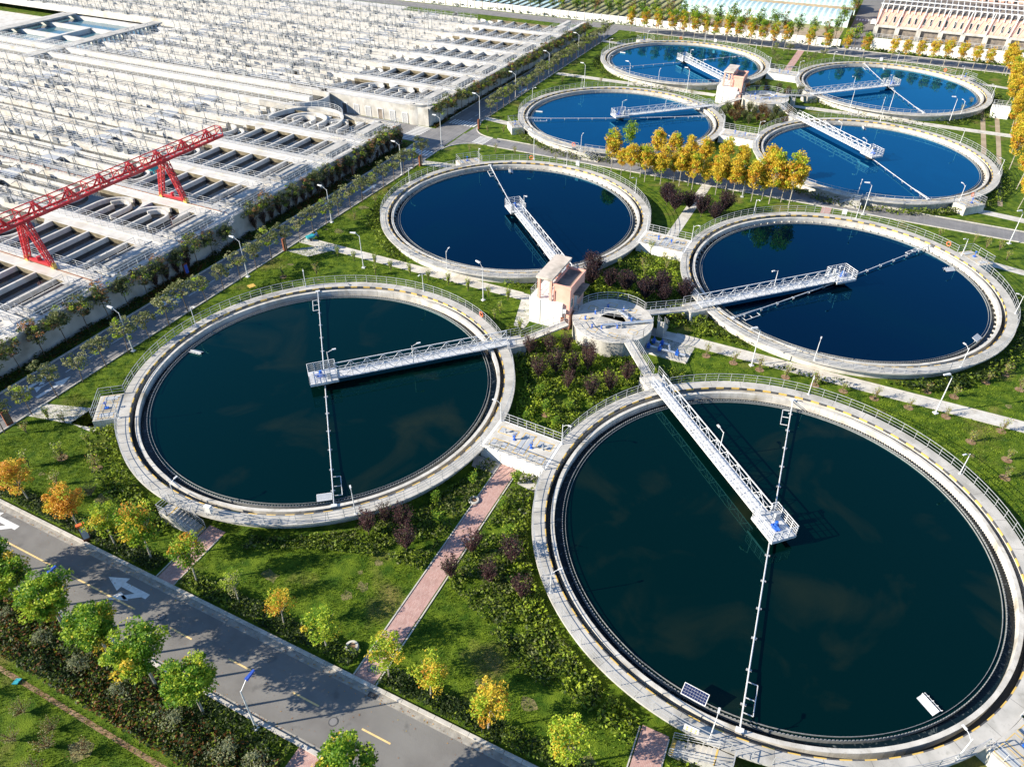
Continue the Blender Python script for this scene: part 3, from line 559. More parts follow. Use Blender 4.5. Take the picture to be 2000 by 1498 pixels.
for wi, (wx, wy, rows) in enumerate(((27.1, 26.4, 'front'), (26.6, 134.0, 'rear'))):
    four = ('A', 'B', 'C', 'D') if wi == 0 else ('F', 'E', 'G', 'H')
    WZ = 2.35; wn = 'front' if wi == 0 else 'rear'
    t = thing('distribution_well', f'round pale concrete distribution well in the middle of the {wn} four tanks', 'well', (wx, wy, 0), 0, 'distribution wells')
    b = MB(); b.ring((0, 0), 4.9, 5.25, 0, WZ - .12, 72); b.build('round_wall', 'conc', t)
    b = MB(); b.ring((0, 0), 1.7, 5.35, WZ - .12, WZ, 72); b.build('deck', 'concw', t)
    b = MB(); b.disc((0, 0), 1.75, WZ - 1.2, 24); b.build('pit', 'concd', t)
    b = MB(); b.prism([(-1.7, -1.7), (1.2, -1.7), (1.7, .1), (-1.7, .1)], WZ - .1, WZ + .02); b.build('pit_cover', 'conc', t)
    for q_ in ((-22, 15), (55, 165), (215, 300), (318, 338)): b = MB(); rail_arc(b, (0, 0), 5.22, WZ, R(q_[0]), R(q_[1]), t=.055); b.build('guard_rail', 'rail', t)
    for q_ in (((-1.7, .2), (1.7, .9)), ((-1.5, .9), (1.5, 1.6)), ((-1.7, -1.8), (1.7, -1.5))): b = MB(); rail_line(b, *q_, WZ, .95); b.build('guard_rail', 'rail', t)
    b = MB()
    for a in range(20, 360, 45):
        p = (3.7 * math.cos(R(a)), 3.7 * math.sin(R(a)))
        for q in ((-.6, .6, -.5, -.43), (-.6, .6, .43, .5), (-.6, -.53, -.43, .43), (.53, .6, -.43, .43)): b.box(p[0] + q[0], p[0] + q[1], p[1] + q[2], p[1] + q[3], WZ, WZ + .01)
    b.build('hatch_marking', 'yellow', t)
    t = thing('pipe', f'silver pipe running across the deck of the {wn} round well', 'pipe', (wx, wy, WZ)); b = MB()
    b.cone((-.6, -2.3, .35), (5.0, 1.7, .35), .17, .17, 10); b.build('long_pipe', 'pipe', t)
    b = MB(); b.cone((.3, 1.9, .35), (1.9, .8, .35), .2, .2, 10); b.cone((.3, 1.9, .35), (-.1, 2.5, .0), .2, .2, 10); b.build('short_pipe', 'pipe', t)
    for i, (vx, vy) in enumerate(((-2.6, .4), (-1.6, 2.6), (.6, 2.6), (2.3, .9), (-3.3, -1.5), (-1.8, -2.9), (-.6, -2.6), (1.2, -1.6))): valve(wx + vx, wy + vy, WZ, ('blue valve on the %s round well, ' % wn) + ('left of the pit', 'behind the pit at left', 'behind the pit at right', 'at the right of the pit', 'near the valve house', 'at the front left edge', 'at the pipe end', 'beside the long silver pipe')[i], s=.62)
    if wi == 0:
        t = thing('pipe', 'blue and silver pipework in the pit right of the front well', 'pipe', (34.5, 26, 0)); b = MB()
        for p, q in (((-2.2, -.6, .5), (3.0, -.6, .5)), ((-2.0, .8, .5), (.4, .8, .5)), ((.4, .8, .5), (.9, -.5, .5))): b.cone(p, q, .16, .16, 10)
        b.build('silver_pipe', 'pipe', t)
        for x, y in ((-1.9, -.6), (-.4, -.6), (1.9, -.6), (-1.6, .8), (-.5, .8)): b = MB(); b.box(x - .22, x + .22, y - .22, y + .22, .25, .75); b.cone((x, y, .75), (x, y, 1.15), .08, .08, 8); b.build('blue_fitting', 'blue', t)
        b = MB(); b.box(-2.8, 3.4, -1.7, -1.55, 0, .25); b.box(3.3, 3.45, -1.55, .9, 0, .25); b.build('kerb', 'concw', t)
    # stair on the well's right side
    t = thing('stairs', f'narrow concrete stairs up the right side of the {wn} round well', 'stairs', (wx + 5.6, wy + 2.4, 0), R(0)); b = MB()
    for i in range(10): b.box(-.1, .8, -.2 + .28 * i, -.2 + .28 * (i + 1), 0, WZ - WZ * i / 10)
    b.build('steps', 'conc', t)
    for s_ in (-.1, .8): b = MB(); rail_line(b, (s_, 2.6), (s_, -.2), .1, 1.0, 1, WZ); b.build('handrail', 'rail', t)
    for tk in four:
        c = Vector(T[tk]); ia = R(INNER[tk]); u = Vector((math.cos(ia), math.sin(ia)))
        t = thing('junction_block', f'concrete landing block where the lattice bridge meets the rim of the {TN[tk]}', 'platform', (c.x, c.y, 0), ia, 'bridge landing blocks')
        b = MB(); b.box(22.55, 25.4, -1.25, 1.25, 0, 1.53); b.build('concrete_block', 'concw', t)
        b = MB(); b.box(23.5, 24.3, -.7, .7, 1.53, 1.545); b.build('hatch', 'cover', t)
        for s_ in (-1.2, 1.2): b = MB(); rail_line(b, (22.9, s_), (25.3, s_), 1.53); b.build('guard_rail', 'rail', t)
        p = c + u * 25.35
        q = Vector((wx, wy)) + (p - Vector((wx, wy))).normalized() * 5.3
        if tk in 'CG': q = Vector((wx - 8.2, wy + 5.2))
        d = q - p; L = d.length
        if tk in 'AF':  # approach from the left tank runs under the valve house to the well
            q = Vector((wx - 5.2, wy - 3.4)); d = q - p; L = d.length
        t = thing('footbridge', f'narrow concrete footbridge with railings from the {TN[tk]} towards the {wn} well', 'footbridge', (p.x, p.y, 0), math.atan2(d.y, d.x), 'footbridges to the wells')
        b = MB(); b.hexa([(0, -.6, 1.3), (L, -.6, WZ - .2), (L, .6, WZ - .2), (0, .6, 1.3)], [(0, -.6, 1.5), (L, -.6, WZ + .012), (L, .6, WZ + .012), (0, .6, 1.5)]); b.build('deck', 'concw', t)
        for s_ in (-.57, .57): b = MB(); rail_line(b, (0, s_), (L, s_), 1.5, z2=WZ); b.build('guard_rail', 'rail', t)
    hx, hy = wx - 27.1, wy - 26.4
    t = thing('valve_house', f'pink rendered valve house with a flat canopy roof beside the {wn} round well', 'building', (18.0 + hx, 24.5 + hy, 0), 0, 'pink valve houses')
    b = MB(); b.box(-2.2, 2.6, 0, 6.6, 0, 3.95); b.build('white_base', 'wallw', t)
    b = MB(); b.box(1.1, 3.5, .35, 5.5, 0 + 1.2, 6.2); b.box(2.61, 3.5, .35, 5.5, 0, 1.2); b.build('pink_wall', 'pink', t)
    b = MB(); b.box(1.0, 3.6, .25, .45, 6.2, 6.62); b.box(1.0, 3.6, 5.4, 5.6, 6.2, 6.62); b.box(1.0, 1.2, .45, 5.4, 6.2, 6.62); b.box(3.4, 3.6, .45, 5.4, 6.2, 6.62); b.build('parapet', 'pink', t)
    b = MB(); b.box(1.2, 3.4, .45, 5.4, 6.2, 6.3); b.build('flat_roof', 'roofdark', t)
    b = MB(); b.box(-1.25, 1.1, -.2, 6.5, 7.15, 7.45); b.build('canopy_roof', 'roof', t)
    for x, y in ((-.95, .3), (.75, .3), (-.95, 6.0), (.75, 6.0), (.75, 3.2)):
        b = MB(); b.box(x - .17, x + .17, y - .17, y + .17, 3.95, 7.15); b.build('column', 'pink', t)
    b = MB(); b.box(-1.1, .9, .2, .4, 6.85, 7.13); b.box(-1.1, .9, 5.9, 6.1, 6.85, 7.13); b.box(.65, .85, .4, 5.9, 6.85, 7.13); b.build('beam', 'pink', t)
    b = MB(); rail_line(b, (-2.1, .1), (1.0, .1), 3.95); rail_line(b, (-2.1, .1), (-2.1, 6.5), 3.95); rail_line(b, (-2.1, 6.5), (1.0, 6.5), 3.95); b.build('guard_rail', 'rail', t)
    b = MB(); b.box(3.5, 3.56, 1.9, 2.8, WZ + .3, WZ + 2.4); b.build('door', 'cover', t)
    for y0, y1 in ((.7, 1.4), (3.3, 4.6)):
        b = MB(); b.box(3.5, 3.54, y0, y1, WZ + .9, WZ + 2.2); wn_ = b.build('window', 'wallw', t); b = MB(); b.box(3.54, 3.55, y0 + .08, y1 - .08, WZ + .98, WZ + 2.12); b.build('pane', 'tealglass', wn_)
    b = MB(); b.box(3.5, 4.5, 1.5, 4.8, WZ + 2.55, WZ + 2.72); b.build('door_canopy', 'roofdark', t)
    b = MB(); b.box(3.52, 4.3, 1.7, 3.0, WZ, WZ + .28); rail_line(b, (4.3, 1.7), (4.3, 3.0), WZ + .28, .9, .4); rail_line(b, (3.6, 1.7), (4.3, 1.7), WZ + .28, .9, .4); b.build('doorstep', 'rail', t)
    b = MB(); b.box(2.3, 3.1, .05, .35, 2.6, 3.2); b.build('air_conditioner', 'white', t)
    for x in (1.3, -.6):
        b = MB(); b.cone((x, .0 if x < 0 else .28, .3), (x, .0 if x < 0 else .28, 3.9 if x < 0 else 5.6), .06, .06, 8); b.build('downpipe', 'rail' if x < 0 else 'pink', t)
    b = MB(); b.box(2.45, 2.95, -.04, 0, .1, 2.0); b.build('ground_door', 'rust', t)
# ---------------- basin block on the left ----------------
LZ = 4.05
def basin(name, label, y_lo, y_hi, lanes, x_end, gapwall):
    t = thing(name, label, 'basin', (-37, y_lo, 0), 0, None); off = Vector((37, -y_lo, 0))
    def add(mb, nm, mt): o = mb.build(nm, mt, t); o.location = off; return o
    W = MB(); W.box(-37.45, -37.1, y_lo, y_hi, 0, 3.95); W.box(-37.45, -36.95, y_lo, y_hi, 3.95, 4.15)
    if gapwall == 'near': W.box(-75, -37.45, y_lo - .3, y_lo + .05, 0, 3.95)
    if gapwall == 'far': W.box(-75, -37.45, y_hi - .05, y_hi + .3, 0, 3.95)
    add(W, 'outer_wall', 'conc')
    D = MB(); D.box(-38.3, -37.45, y_lo, y_hi, 3.85, 4.06); D.box(-43.4, -42.2, y_lo, y_hi, 2.5, 4.03); add(D, 'edge_walkway', 'concb')
    RL = MB(); rail_line(RL, (-37.6, y_lo), (-37.6, y_hi), 4.15, 1.15, 1.5, t=.06)
    P = MB(); k = 0
    for y0 in lanes:
        xe = x_end(y0)
        b = MB(); b.box(xe, -38.3, y0 - .55, y0, 2.0, 3.9); b.box(-67, -38.3, y0 - 1.85, y0 - .55, 2.0, 3.9); b.box(xe, -38.3, y0, y0 + 1.6, 1.9, LZ); 
        if xe < -70: b.box(xe, -69, y0 + 5.8, y0 + 6.4, 1.9, 3.98); b.box(xe, -70, y0 + 3.5, y0 + 3.75, 1.9, 3.9); b.box(xe, -70, y0 + 8.7, y0 + 8.95, 1.9, 3.9); b.ring((-69, y0 + 6.3 + .0), 2.6, 3.0, 1.9, 3.9, 16, R(-90), R(90)); 
        add(b, 'lane_wall', 'concb')
        b = MB(); b.box(-66, -43.4, y0 + 1.6, y0 + 1.66, 2.0, 3.86); b.box(-66, -43.4, y0 + 10.26, y0 + 10.34, 2.0, 3.86); add(b, 'channel_lining', 'stain')
        b = MB(); b.q([(-67.5, y0 + 1.5, 3.2), (-38.35, y0 + 1.5, 3.2), (-38.35, y0 + 10.4, 3.2), (-67.5, y0 + 10.4, 3.2)]); add(b, 'water', 'sludge')
        if xe < -70: b = MB(); b.q([(xe, y0 + 1.5, 2.9), (-67.5, y0 + 1.5, 2.9), (-67.5, y0 + 11.7, 2.9), (xe, y0 + 11.7, 2.9)]); add(b, 'aerated_water', 'aerated')
        kind = 'u' if abs(y0 - 13.5) < 1 or abs(y0 - 88.2) < 1 else ('round' if abs(y0 - 62.4) < 1 else 's')
        if kind == 's':
            for i in range(5):
                x = -45.4 - 4.15 * i; b = MB(); b.box(x - .17, x + .17, y0 + 1.66, y0 + 10.26, 1.9, 3.92); o = add(b, 'baffle_wall', 'concb')
            b = MB(); b.ring((-65.9, y0 + 5.2), 2.6, 2.95, 1.9, 3.9, 20, R(-80), R(85)); add(b, 'curved_baffle', 'concb')
            b = MB(); b.prism([(-62.2, y0 + 10.28)] + [(-65.6 + 3.4 * math.sin(R(a)), y0 + 6.9 + 3.38 * math.cos(R(a))) for a in range(88, 0, -11)] + [(-66, y0 + 10.28)], 2.0, 3.88) if False else b.prism([(-62.0, y0 + 10.25), (-62.0, y0 + 7.6), (-62.5, y0 + 9.3), (-63.6, y0 + 10.25)][::-1], 2.0, 3.88); add(b, 'corner_fill', 'concb')
        else:
            for j, (ux, sx) in enumerate(((-49.2, 1.0), (-57.6, 1.0))):
                b = MB(); pts = [(ux - 2.1, y0 + 3.4)] + [(ux - 2.1, y0 + 6.6)] + [(ux + 2.1 * -math.cos(R(a)), y0 + 6.8 + 2.1 * math.sin(R(a))) for a in range(0, 181, 15)] + [(ux + 2.1, y0 + 3.6)]
                b.path(pts[3:], .36, 1.9, 3.92); add(b, 'curved_baffle', 'concb')
                b = MB(); b.box(ux - 1.0, ux - .66, y0 + 1.66, y0 + 6.8, 1.9, 3.92); add(b, 'baffle_wall', 'concb')
                b = MB(); pts = [(ux - 4.0, y0 + 1.66), (ux - 4.0, y0 + 6.4)] + [(ux + 4.0 * -math.cos(R(a)), y0 + 6.4 + 3.5 * math.sin(R(a))) for a in range(0, 100, 12)]
                b.path(pts, .36, 1.9, 3.9); add(b, 'curved_baffle', 'concb')
                b = MB(); b.prism([(ux + 4.3, y0 + 10.26), (ux + 1.8, y0 + 10.26), (ux + 3.1, y0 + 9.4), (ux + 3.8, y0 + 8.2), (ux + 4.3, y0 + 6.5)][::-1], 2.0, 3.89); add(b, 'corner_fill', 'concb')
        # covered trough by the edge walkway
        b = MB(); b.box(-41.6, -39.7, y0 + 2.8, y0 + 9.8, 2.0, 4.55); add(b, 'trough_cover', 'conc')
        b = MB(); b.box(-39.7, -38.35, y0 + 2.9, y0 + 9.5, 2.0, 3.0); b.box(-43.2, -42.25, y0 + 3, y0 + 9.6, 4.03, 4.05); add(b, 'open_trough', 'concd')
        b = MB(); b.box(-39.7, -38.35, y0 + 2.06, y0 + 2.9, 2.0, 4.04); b.box(-39.7, -38.35, y0 + 9.5, y0 + 10.3, 2.0, 4.04); b.box(-42.2, -39.7, y0 + 9.8, y0 + 10.3, 2.0, 4.04); b.box(-42.2, -39.7, y0 + 2.06, y0 + 2.8, 2.0, 4.04); add(b, 'trough_rim', 'concb')
        b = MB()
        for yy in (y0 + .1, y0 + 1.5): rail_line(b, (xe, yy), (-38.6, yy), LZ, 1.15, 1.6, t=.05)
        if xe < -70:
            rail_line(b, (xe, y0 + 5.85), (-69.5, y0 + 5.85), 3.98, 1.15, 2.0, t=.045); rail_line(b, (xe, y0 + 6.35), (-69.5, y0 + 6.35), 3.98, 1.15, 2.0, t=.045); rail_line(b, (xe, y0 + 8.8), (-70, y0 + 8.8), 3.9, 1.15, 2.4, t=.04, nr=2)
        rail_line(b, (xe, y0 - .4), (-67, y0 - .4), 3.9, 1.15, 2.0, t=.05)
        rail_line(b, (-38.35, y0 + 2.3), (-38.35, y0 + 10.1), 4.04, 1.15, 1.6, t=.045); rail_line(b, (-43.3, y0 + 2.1), (-43.3, y0 + 10.2), 4.04, 1.15, 1.6, t=.045); rail_line(b, (-42.2, y0 + 2.3), (-38.4, y0 + 2.3), 4.04, 1.15, 1.2, t=.05); rail_line(b, (-42.2, y0 + 10.1), (-38.4, y0 + 10.1), 4.04, 1.15, 1.2, t=.05)
        add(b, 'guard_rail', 'rail')
        for gx in (-86.2, -134.8):
            for gy in (0, 6.25):
                if xe < gx - 3 and abs(gx) > 0:
                    b = MB(); gy0 = y0 + 2.1 + (4.8 if gy else 0); b.prism([(gx - 3.2, gy0), (gx + 2.4, gy0), (gx + 1.2, gy0 + 3.4), (gx - 2.0, gy0 + 3.4)], 3.6, 3.8); add(b, 'channel_cover', 'cover')
        x = -71 - (k % 3) * 2
        while x > xe + 2:
            for yy in (y0 + 1.55, y0 + 6.4, y0 - .4):
                P.bar((x, yy, 3.2), (x, yy, 7.3), .10); P.bar((x, yy, 7.3), (x, yy - 1.1, 7.1), .08); P.box(x - .15, x + .15, yy - .2, yy + .05, 4.3, 5.0)
                P.box(x - .5, x + 2.2, yy + .12, yy + .2, 4.5, 4.62)
            x -= 6.4
        if k % 2 == 0:
            for x in range(-72, int(xe), -13): P.ring((x, y0 + .8), .45, .55, 4.1, 4.2, 8)
        k += 1
    E_ = MB()
    for i in range(420):
        y0 = random.choice(lanes); x = random.uniform(max(x_end(y0), -240), -70); yy = y0 + random.choice((.5, .9, 6.1, -.3, 2.2, 9.8)); a_, h_ = random.uniform(.2, .9), random.uniform(.3, 1.1); E_.box(x, x + a_ * 1.6, yy - .25, yy + .25, 3.9, 4.05 + h_)
        if i % 3 == 0: E_.bar((x, yy, 4.3), (x + random.uniform(1, 4), yy + random.uniform(-.2, 2.5), 4.2), .12)
    o = add(E_, 'small_equipment', 'weir'); o['kind'] = 'stuff'
    add(RL, 'edge_rail', 'steel'); o = add(P, 'air_pipe', 'weir'); o['kind'] = 'stuff'
    return t
basin('treatment_basin', 'huge near concrete basin block of long water channels and white railings under the red crane', -26, 74.6, [-35.4, -23.1, -10.8, 1.4, 13.6, 25.8, 38.0, 50.2, 62.4], lambda y: -300, 'far')
basin('treatment_basin', 'far concrete basin block of water channels and railings behind the road junction', 86.3, 180, [88.2, 100.4, 112.6, 124.5, 136.6, 148.8, 161.0], lambda y: -146 if y < 120 else -330, 'near')
# infill channels between the blocks on the left side
t = thing('channel_block', 'bright concrete channel strip joining the two basin blocks on their left side', 'basin', (-160, 80, 0)); b = MB()
b.box(-170, 94, -5.4, -4.0, 0, 3.9); b.box(-170, 94, 1.0, 2.4, 0, 3.9); b.box(-170, 94, 6.5, 8.2, 0, 3.9); b.ring((92, 2), 5.2, 5.6, 0, 3.9, 20, R(-90), R(90)); b.build('wall', 'concb', t)
b = MB(); b.q([(-170, -4, 2.8), (94, -4, 2.8), (94, 6.5, 2.8), (-170, 6.5, 2.8)]); b.build('water', 'aerated', t)
b = MB()
for yy in (-4.2, 1.2, 2.3, 6.7, 8.0): rail_line(b, (-150, yy), (94, yy), 3.9, 1.15, 2.0, t=.06)
b.build('guard_rail', 'steel', t)
t = thing('round_basin', 'concrete basin with concentric rounded walls at the far end of the near basin block', 'basin', (-57, 69.5, 0)); b = MB()
for cx_, r_ in ((0, 8.3), (.3, 4.6), (-.2, 2.6)): b.ring((cx_, -1.5), r_ - .42, r_, 1.9, 4.2, 32, R(-15), R(195))
b.build('curved_wall', 'concb', t); b = MB(); b.disc((0, -1.5), 7.9, 3.3, 48); b.build('water', 'sludge', t); b = MB(); rail_arc(b, (0, -1.5), 8.2, 4.2, R(-10), R(190), 1.15, 1.5); b.build('guard_rail', 'steel', t)
t = thing('round_basin', 'large rounded corner of the far basin block facing the junction', 'basin', (-42, 91, 0)); b = MB()
b.ring((0, 0), 5.05, 5.35, 0, 4.3, 24, R(-92), R(2)); b.ring((0, 0), 5.05, 5.45, 4.3, 4.45, 24, R(-92), R(2)); b.build('curved_wall', 'concw', t); b = MB(); rail_arc(b, (0, 0), 5.25, 4.45, R(-90), R(0)); b.build('guard_rail', 'steel', t)
# arched doors and small plant facing the gap
for i in range(9):
    x = -70 + i * 3.3; t = thing('doorway', f'dark doorway in the near wall of the far basin block, {["first", "second", "third", "fourth", "fifth", "sixth", "seventh", "eighth", "ninth"][i]} from the left', 'doorway', (x, 85.95, 0), 0, 'doorways of the far basin block')
    b = MB(); b.box(-.6, .6, 0, .05, 0, 2.2); b.build('door', 'rail' if i % 3 else 'roofdark', t); b = MB(); b.box(-.75, -.6, -.05, .05, 0, 2.35); b.box(.6, .75, -.05, .05, 0, 2.35); b.box(-.6, .6, -.05, .05, 2.2, 2.35); b.build('frame', 'white', t)
# outside stairs on the east wall
for ys, nm in ((24.5, 'near'), (66, 'far')):
    t = thing('stairs', f'grey steel stairs on the outer wall of the near basin block, {nm} one', 'stairs', (-36.5, ys, 0), 0, 'steel stairs on the basin wall'); b = MB()
    for i in range(16): b.box(-.45, .45, -4.8 + i * .3, -4.5 + i * .3, 3.9 * i / 16 + .05, 3.9 * i / 16 + .15)
    b.build('tread', 'rail', t); b = MB(); rail_line(b, (-.45, -4.8), (-.45, 0), 0, 1, 1, 3.95); rail_line(b, (.45, -4.8), (.45, 0), 0, 1, 1, 3.95); b.build('handrail', 'rail', t)
# ponds far left
t = thing('pond', 'distant blue settling pond with narrow concrete walkways at the top left', 'pond', (-168, 103, 0)); b = MB()
for y in (-15, -5, 5, 15): b.box(-26, 20, y - .6, y + .6, 0, 3.2)
b.box(-27, -25.6, -15, 15, 0, 3.6); b.box(20, 22, -17, 17, 0, 3.2); b.box(-3, -1.5, -15, 5, 0, 3.4); b.build('wall', 'concb', t)
b = MB(); b.q([(-26, -15, 2.2), (20, -15, 2.2), (20, 15, 2.2), (-26, 15, 2.2)]); b.build('water', 'pond', t)
for q_ in ((10, 14, -28, 18, 3.6, 3.95), (-24, -20, -26, 15, 3.65, 4.0)): b = MB(); b.box(*q_); b.build('flat_roof', 'conc', t)
b = MB()
for i in range(30): b.box(13.6, 14.1, -27 + i * 1.5, -26.4 + i * 1.5, 0, 3.6)
b.build('column', 'concb', t)

# ---------------- gantry crane ----------------
t = thing('gantry_crane', 'red lattice gantry crane straddling the near basin channels', 'crane', (-50.4, 1.2, LZ))
ZB, ZT, Y0, Y1 = 10.95 - LZ, 12.45 - LZ, -22, 37.6
b = MB()
for x in (-.75, .75): b.bar((x, Y0, ZB), (x, Y1, ZB), .26 if x > 0 else .2, .4 if x > 0 else .25)
n = 22
for i in range(n + 1):
    y = Y0 + (Y1 - Y0) * i / n; b.bar((-.75, y, ZB), (.75, y, ZB), .12)
    if i < n: b.bar((-.75, y, ZB), (.75, y + (Y1 - Y0) / n, ZB), .07)
b.build('lower_chord', 'red', t)
b = MB()
for x in (-.75, .75): b.bar((x, Y0, ZT), (x, Y1, ZT), .12)
for i in range(n + 1):
    y = Y0 + (Y1 - Y0) * i / n
    for x in (-.75, .75): b.bar((x, y, ZB), (x, y, ZT), .1)
    b.bar((-.75, y, ZT), (.75, y, ZT), .09)
b.build('upper_chord', 'red', t)
b = MB()
for i in range(n):
    y = Y0 + (Y1 - Y0) * i / n; y2 = y + (Y1 - Y0) / n
    b.bar((.75, y if i % 2 else y2, ZB), (.75, y2 if i % 2 else y, ZT), .09)
    if i % 2:
        for x in (-.7, .7):
            for yy in (y - .9, y + .9): b.bar((x, yy, ZB + .1), (0, y, ZT + .15), .2)
b.build('diagonal_bracing', 'red', t)
for yl in (0, 24.8):
    for s_ in (-1, 1):
        b = MB(); P0 = lambda dx, dy, z, f: (s_ * (.5 + 2.1 * f) + dx, yl + dy, z)
        top, bot = ZB - .1, .45; c4 = ((-.28, -.28), (.28, -.28), (.28, .28), (-.28, .28))
        for dx, dy in c4: b.bar(P0(dx * 1.4, dy * 1.4, top, 0), P0(dx, dy, bot, 1), .13)
        for j in range(9):
            f0, f1 = j / 9, (j + 1) / 9; z0, z1 = top + (bot - top) * f0, top + (bot - top) * f1
            for e in range(4):
                A_, B_ = c4[e], c4[(e + 1) % 4]; b.bar(P0(A_[0] * 1.2, A_[1] * 1.2, z0, f0), P0(B_[0] * 1.2, B_[1] * 1.2, z1, f1), .07); b.bar(P0(A_[0] * 1.2, A_[1] * 1.2, z0, f0), P0(B_[0] * 1.2, B_[1] * 1.2, z0, f0), .07)
        b.build('leg', 'red', t)
    b = MB(); b.box(-2.9, 2.9, yl - .22, yl + .22, .3, .75); b.build('sill_beam', 'red', t)
    for s_ in (-1, 1):
        b = MB(); b.box(s_ * 2.75 - .3, s_ * 2.75 + .3, yl - .28, yl + .28, .06, .8); b.build('wheel_box', 'yellow', t)
    b = MB(); b.cone((0, yl, .75), (0, yl, 1.3), .35, .3, 10); b.build('cable_reel', 'red', t)
b = MB(); b.box(-.5, .5, 22, 23.2, ZB - .9, ZB - .3); b.cone((0, 22.6, ZB - 1.6), (0, 22.6, ZB - .9), .1, .1, 6); b.build('hoist', 'teal', t)
b = MB()
for i in range(24):
    y = -18 + i * 1.8; b.bar((-.95, y, ZB - .15), (-.95, y + .9, ZB - .6), .05); b.bar((-.95, y + .9, ZB - .6), (-.95, y + 1.8, ZB - .15), .05)
b.build('festoon_cable', 'black', t)
for yl, nm in ((1.2, 'near'), (26.0, 'far')):
    b = MB(); b.box(-120, -39, yl - .06, yl + .06, LZ, LZ + .07); tag(b.build('crane_rail', 'rust'), f'rusty crane rail on the basin walkway under the {nm} crane leg', 'rail', 'crane rails')

# ---------------- street lamps ----------------
def lamp_proto(name, h, arm, head, cat='street lamp', rh=0.1, group=''):
    t = thing(name, 'x', cat, group=group); b = MB(); b.cone((0, 0, 0), (0, 0, h), .085, .045, 10); b.box(-.25, .25, -.25, .25, 0, .12); b.build('pole', 'white', t)
    b = MB(); b.bar((0, 0, h - .1), (-arm, 0, h + .45), .045); b.build('arm', 'white', t)
    b = MB(); b.hexa([(-arm - .85, -.1, h + .42), (-arm, -.16, h + .38), (-arm, .16, h + .38), (-arm - .85, .1, h + .42)], [(-arm - .85, -.08, h + .55), (-arm, -.12, h + .55), (-arm, .12, h + .55), (-arm - .85, .08, h + .55)]); b.build('lamp_head', head, t); reg(t); return t
l1 = lamp_proto('street_lamp', 5.3, .7, 'panelblue', group='blue-headed lamps on the front road')
for i, x in enumerate((21.1, -.1)): place(l1, (x, -36.3, 0), R(-90), ['white street lamp with a blue head on the near kerb of the front road', 'street lamp with a blue head rising between green trees at lower left'][i])
l2 = lamp_proto('street_lamp', 5.9, .9, 'white', group='white lamps along the side road')
for i, (x, y) in enumerate(((-27.2, -4.8), (-27.3, 16.7), (-27.4, 37.4), (-28.0, 60.3), (-28.9, 76.9), (-28.6, 93.5), (-28.9, 112.5), (-29.5, 134), (-30, 156), (-30.3, 178))):
    place(l2, (x, y, 0), R(0), f'white street lamp on the right kerb of the side road, {["nearest", "second", "third", "fourth", "fifth", "sixth", "seventh", "eighth", "ninth", "farthest"][i]} of ten')
l3 = lamp_proto('garden_lamp', 5.4, .5, 'white', 'garden lamp', group='garden lamps on the lawns')
for (x, y, a, lb) in ((-13.3, 26.7, 200, 'left of the front footpath'), (7.6, 26.5, 160, 'behind the front left tank near the valve house'), (45.5, 27.7, 220, 'in front of the second-row right tank by the footpath'), (66.8, 27.8, 220, 'on the right lawn beside the footpath'),
    (53.8, 81.2, 200, 'beside the cross road behind the second-row right tank'), (33.2, 79.3, 200, 'among the yellow trees by the cross road'), (45.4, 137.4, 200, 'between third-row and back row right tanks, left one'), (53.7, 141.6, 200, 'in front of the back row right tank'), (66.6, 141.1, 200, 'right of the back right tank front'),
    (76.4, 80.3, 220, 'at the right end of the cross road'), (-8.6, 79.1, 180, 'beside the cross road behind the second-row left tank'), (-17.6, 129.4, 180, 'on the strip between the left rear tanks'), (-8, 136, 180, 'by the rear footpath, left'), (7, 137, 180, 'by the rear footpath near the rear valve house')):
    place(l3, (x, y, 0), R(a - 180), f'white garden lamp {lb}')
# signs, planters, cart, car ...
for x, y, rz, lb in ((-28.05, -21.4, 80, 'rust-brown sign column at the left edge by the side road'), (-27.8, 25.9, 90, 'rust-brown sign column beside the paved pad by the side road'), (-35.6, 12.9, 90, 'rust-brown sign column with a blue panel under the basin wall'), (-27.2, 65.8, 90, 'rust-brown sign column by the side road near the junction'), (-27, 90, 90, 'rust-brown sign column on the far side of the junction'), (-35.9, 55.6, 90, 'rust-brown sign column in the dark strip by the far basin stairs'), (-5.9, -29.2, 60, 'orange-topped sign column with blue print beside the front road')):
    t = thing('sign_column', lb, 'sign', (x, y, 0), R(rz), 'rust-brown sign columns'); b = MB(); b.box(-.35, .35, -.14, .14, 0, 2.1); b.build('column', 'rust', t)
    b = MB(); b.box(-.27, .27, -.165, -.141, .45, 1.9); b.box(-.27, .27, .141, .165, .45, 1.9); b.build('panel', 'panelblue' if x == -35.6 else ('cover' if x == -5.9 else 'bark2'), t)
    if x == -5.9: b = MB(); b.box(-.38, .38, -.17, .17, 2.1, 2.3); b.build('cap', 'orange', t)
for x, y, lb in ((23.7, -27.5, 'round concrete planter with bare soil near the front road'), (24.9, -8.3, 'round concrete drain cover in the shrubs left of the brick path'), (30.1, -7.3, 'round concrete drain cover in the shrubs right of the brick path'), (24.0, -38.2, 'round concrete drain ring in the red-brown hedge')):
    t = thing('planter', lb, 'planter', (x, y, 0), 0, 'round concrete rings'); hh = .42 if y < -20 and y > -30 else .2; b = MB(); b.ring((0, 0), .34, .52, 0, hh, 20); b.ring((0, 0), .5, .58, .1, hh - .08, 20); b.build('ring', 'concw', t); b = MB(); b.disc((0, 0), .35, hh - .08, 16); b.build('soil_fill', 'redsoil', t)
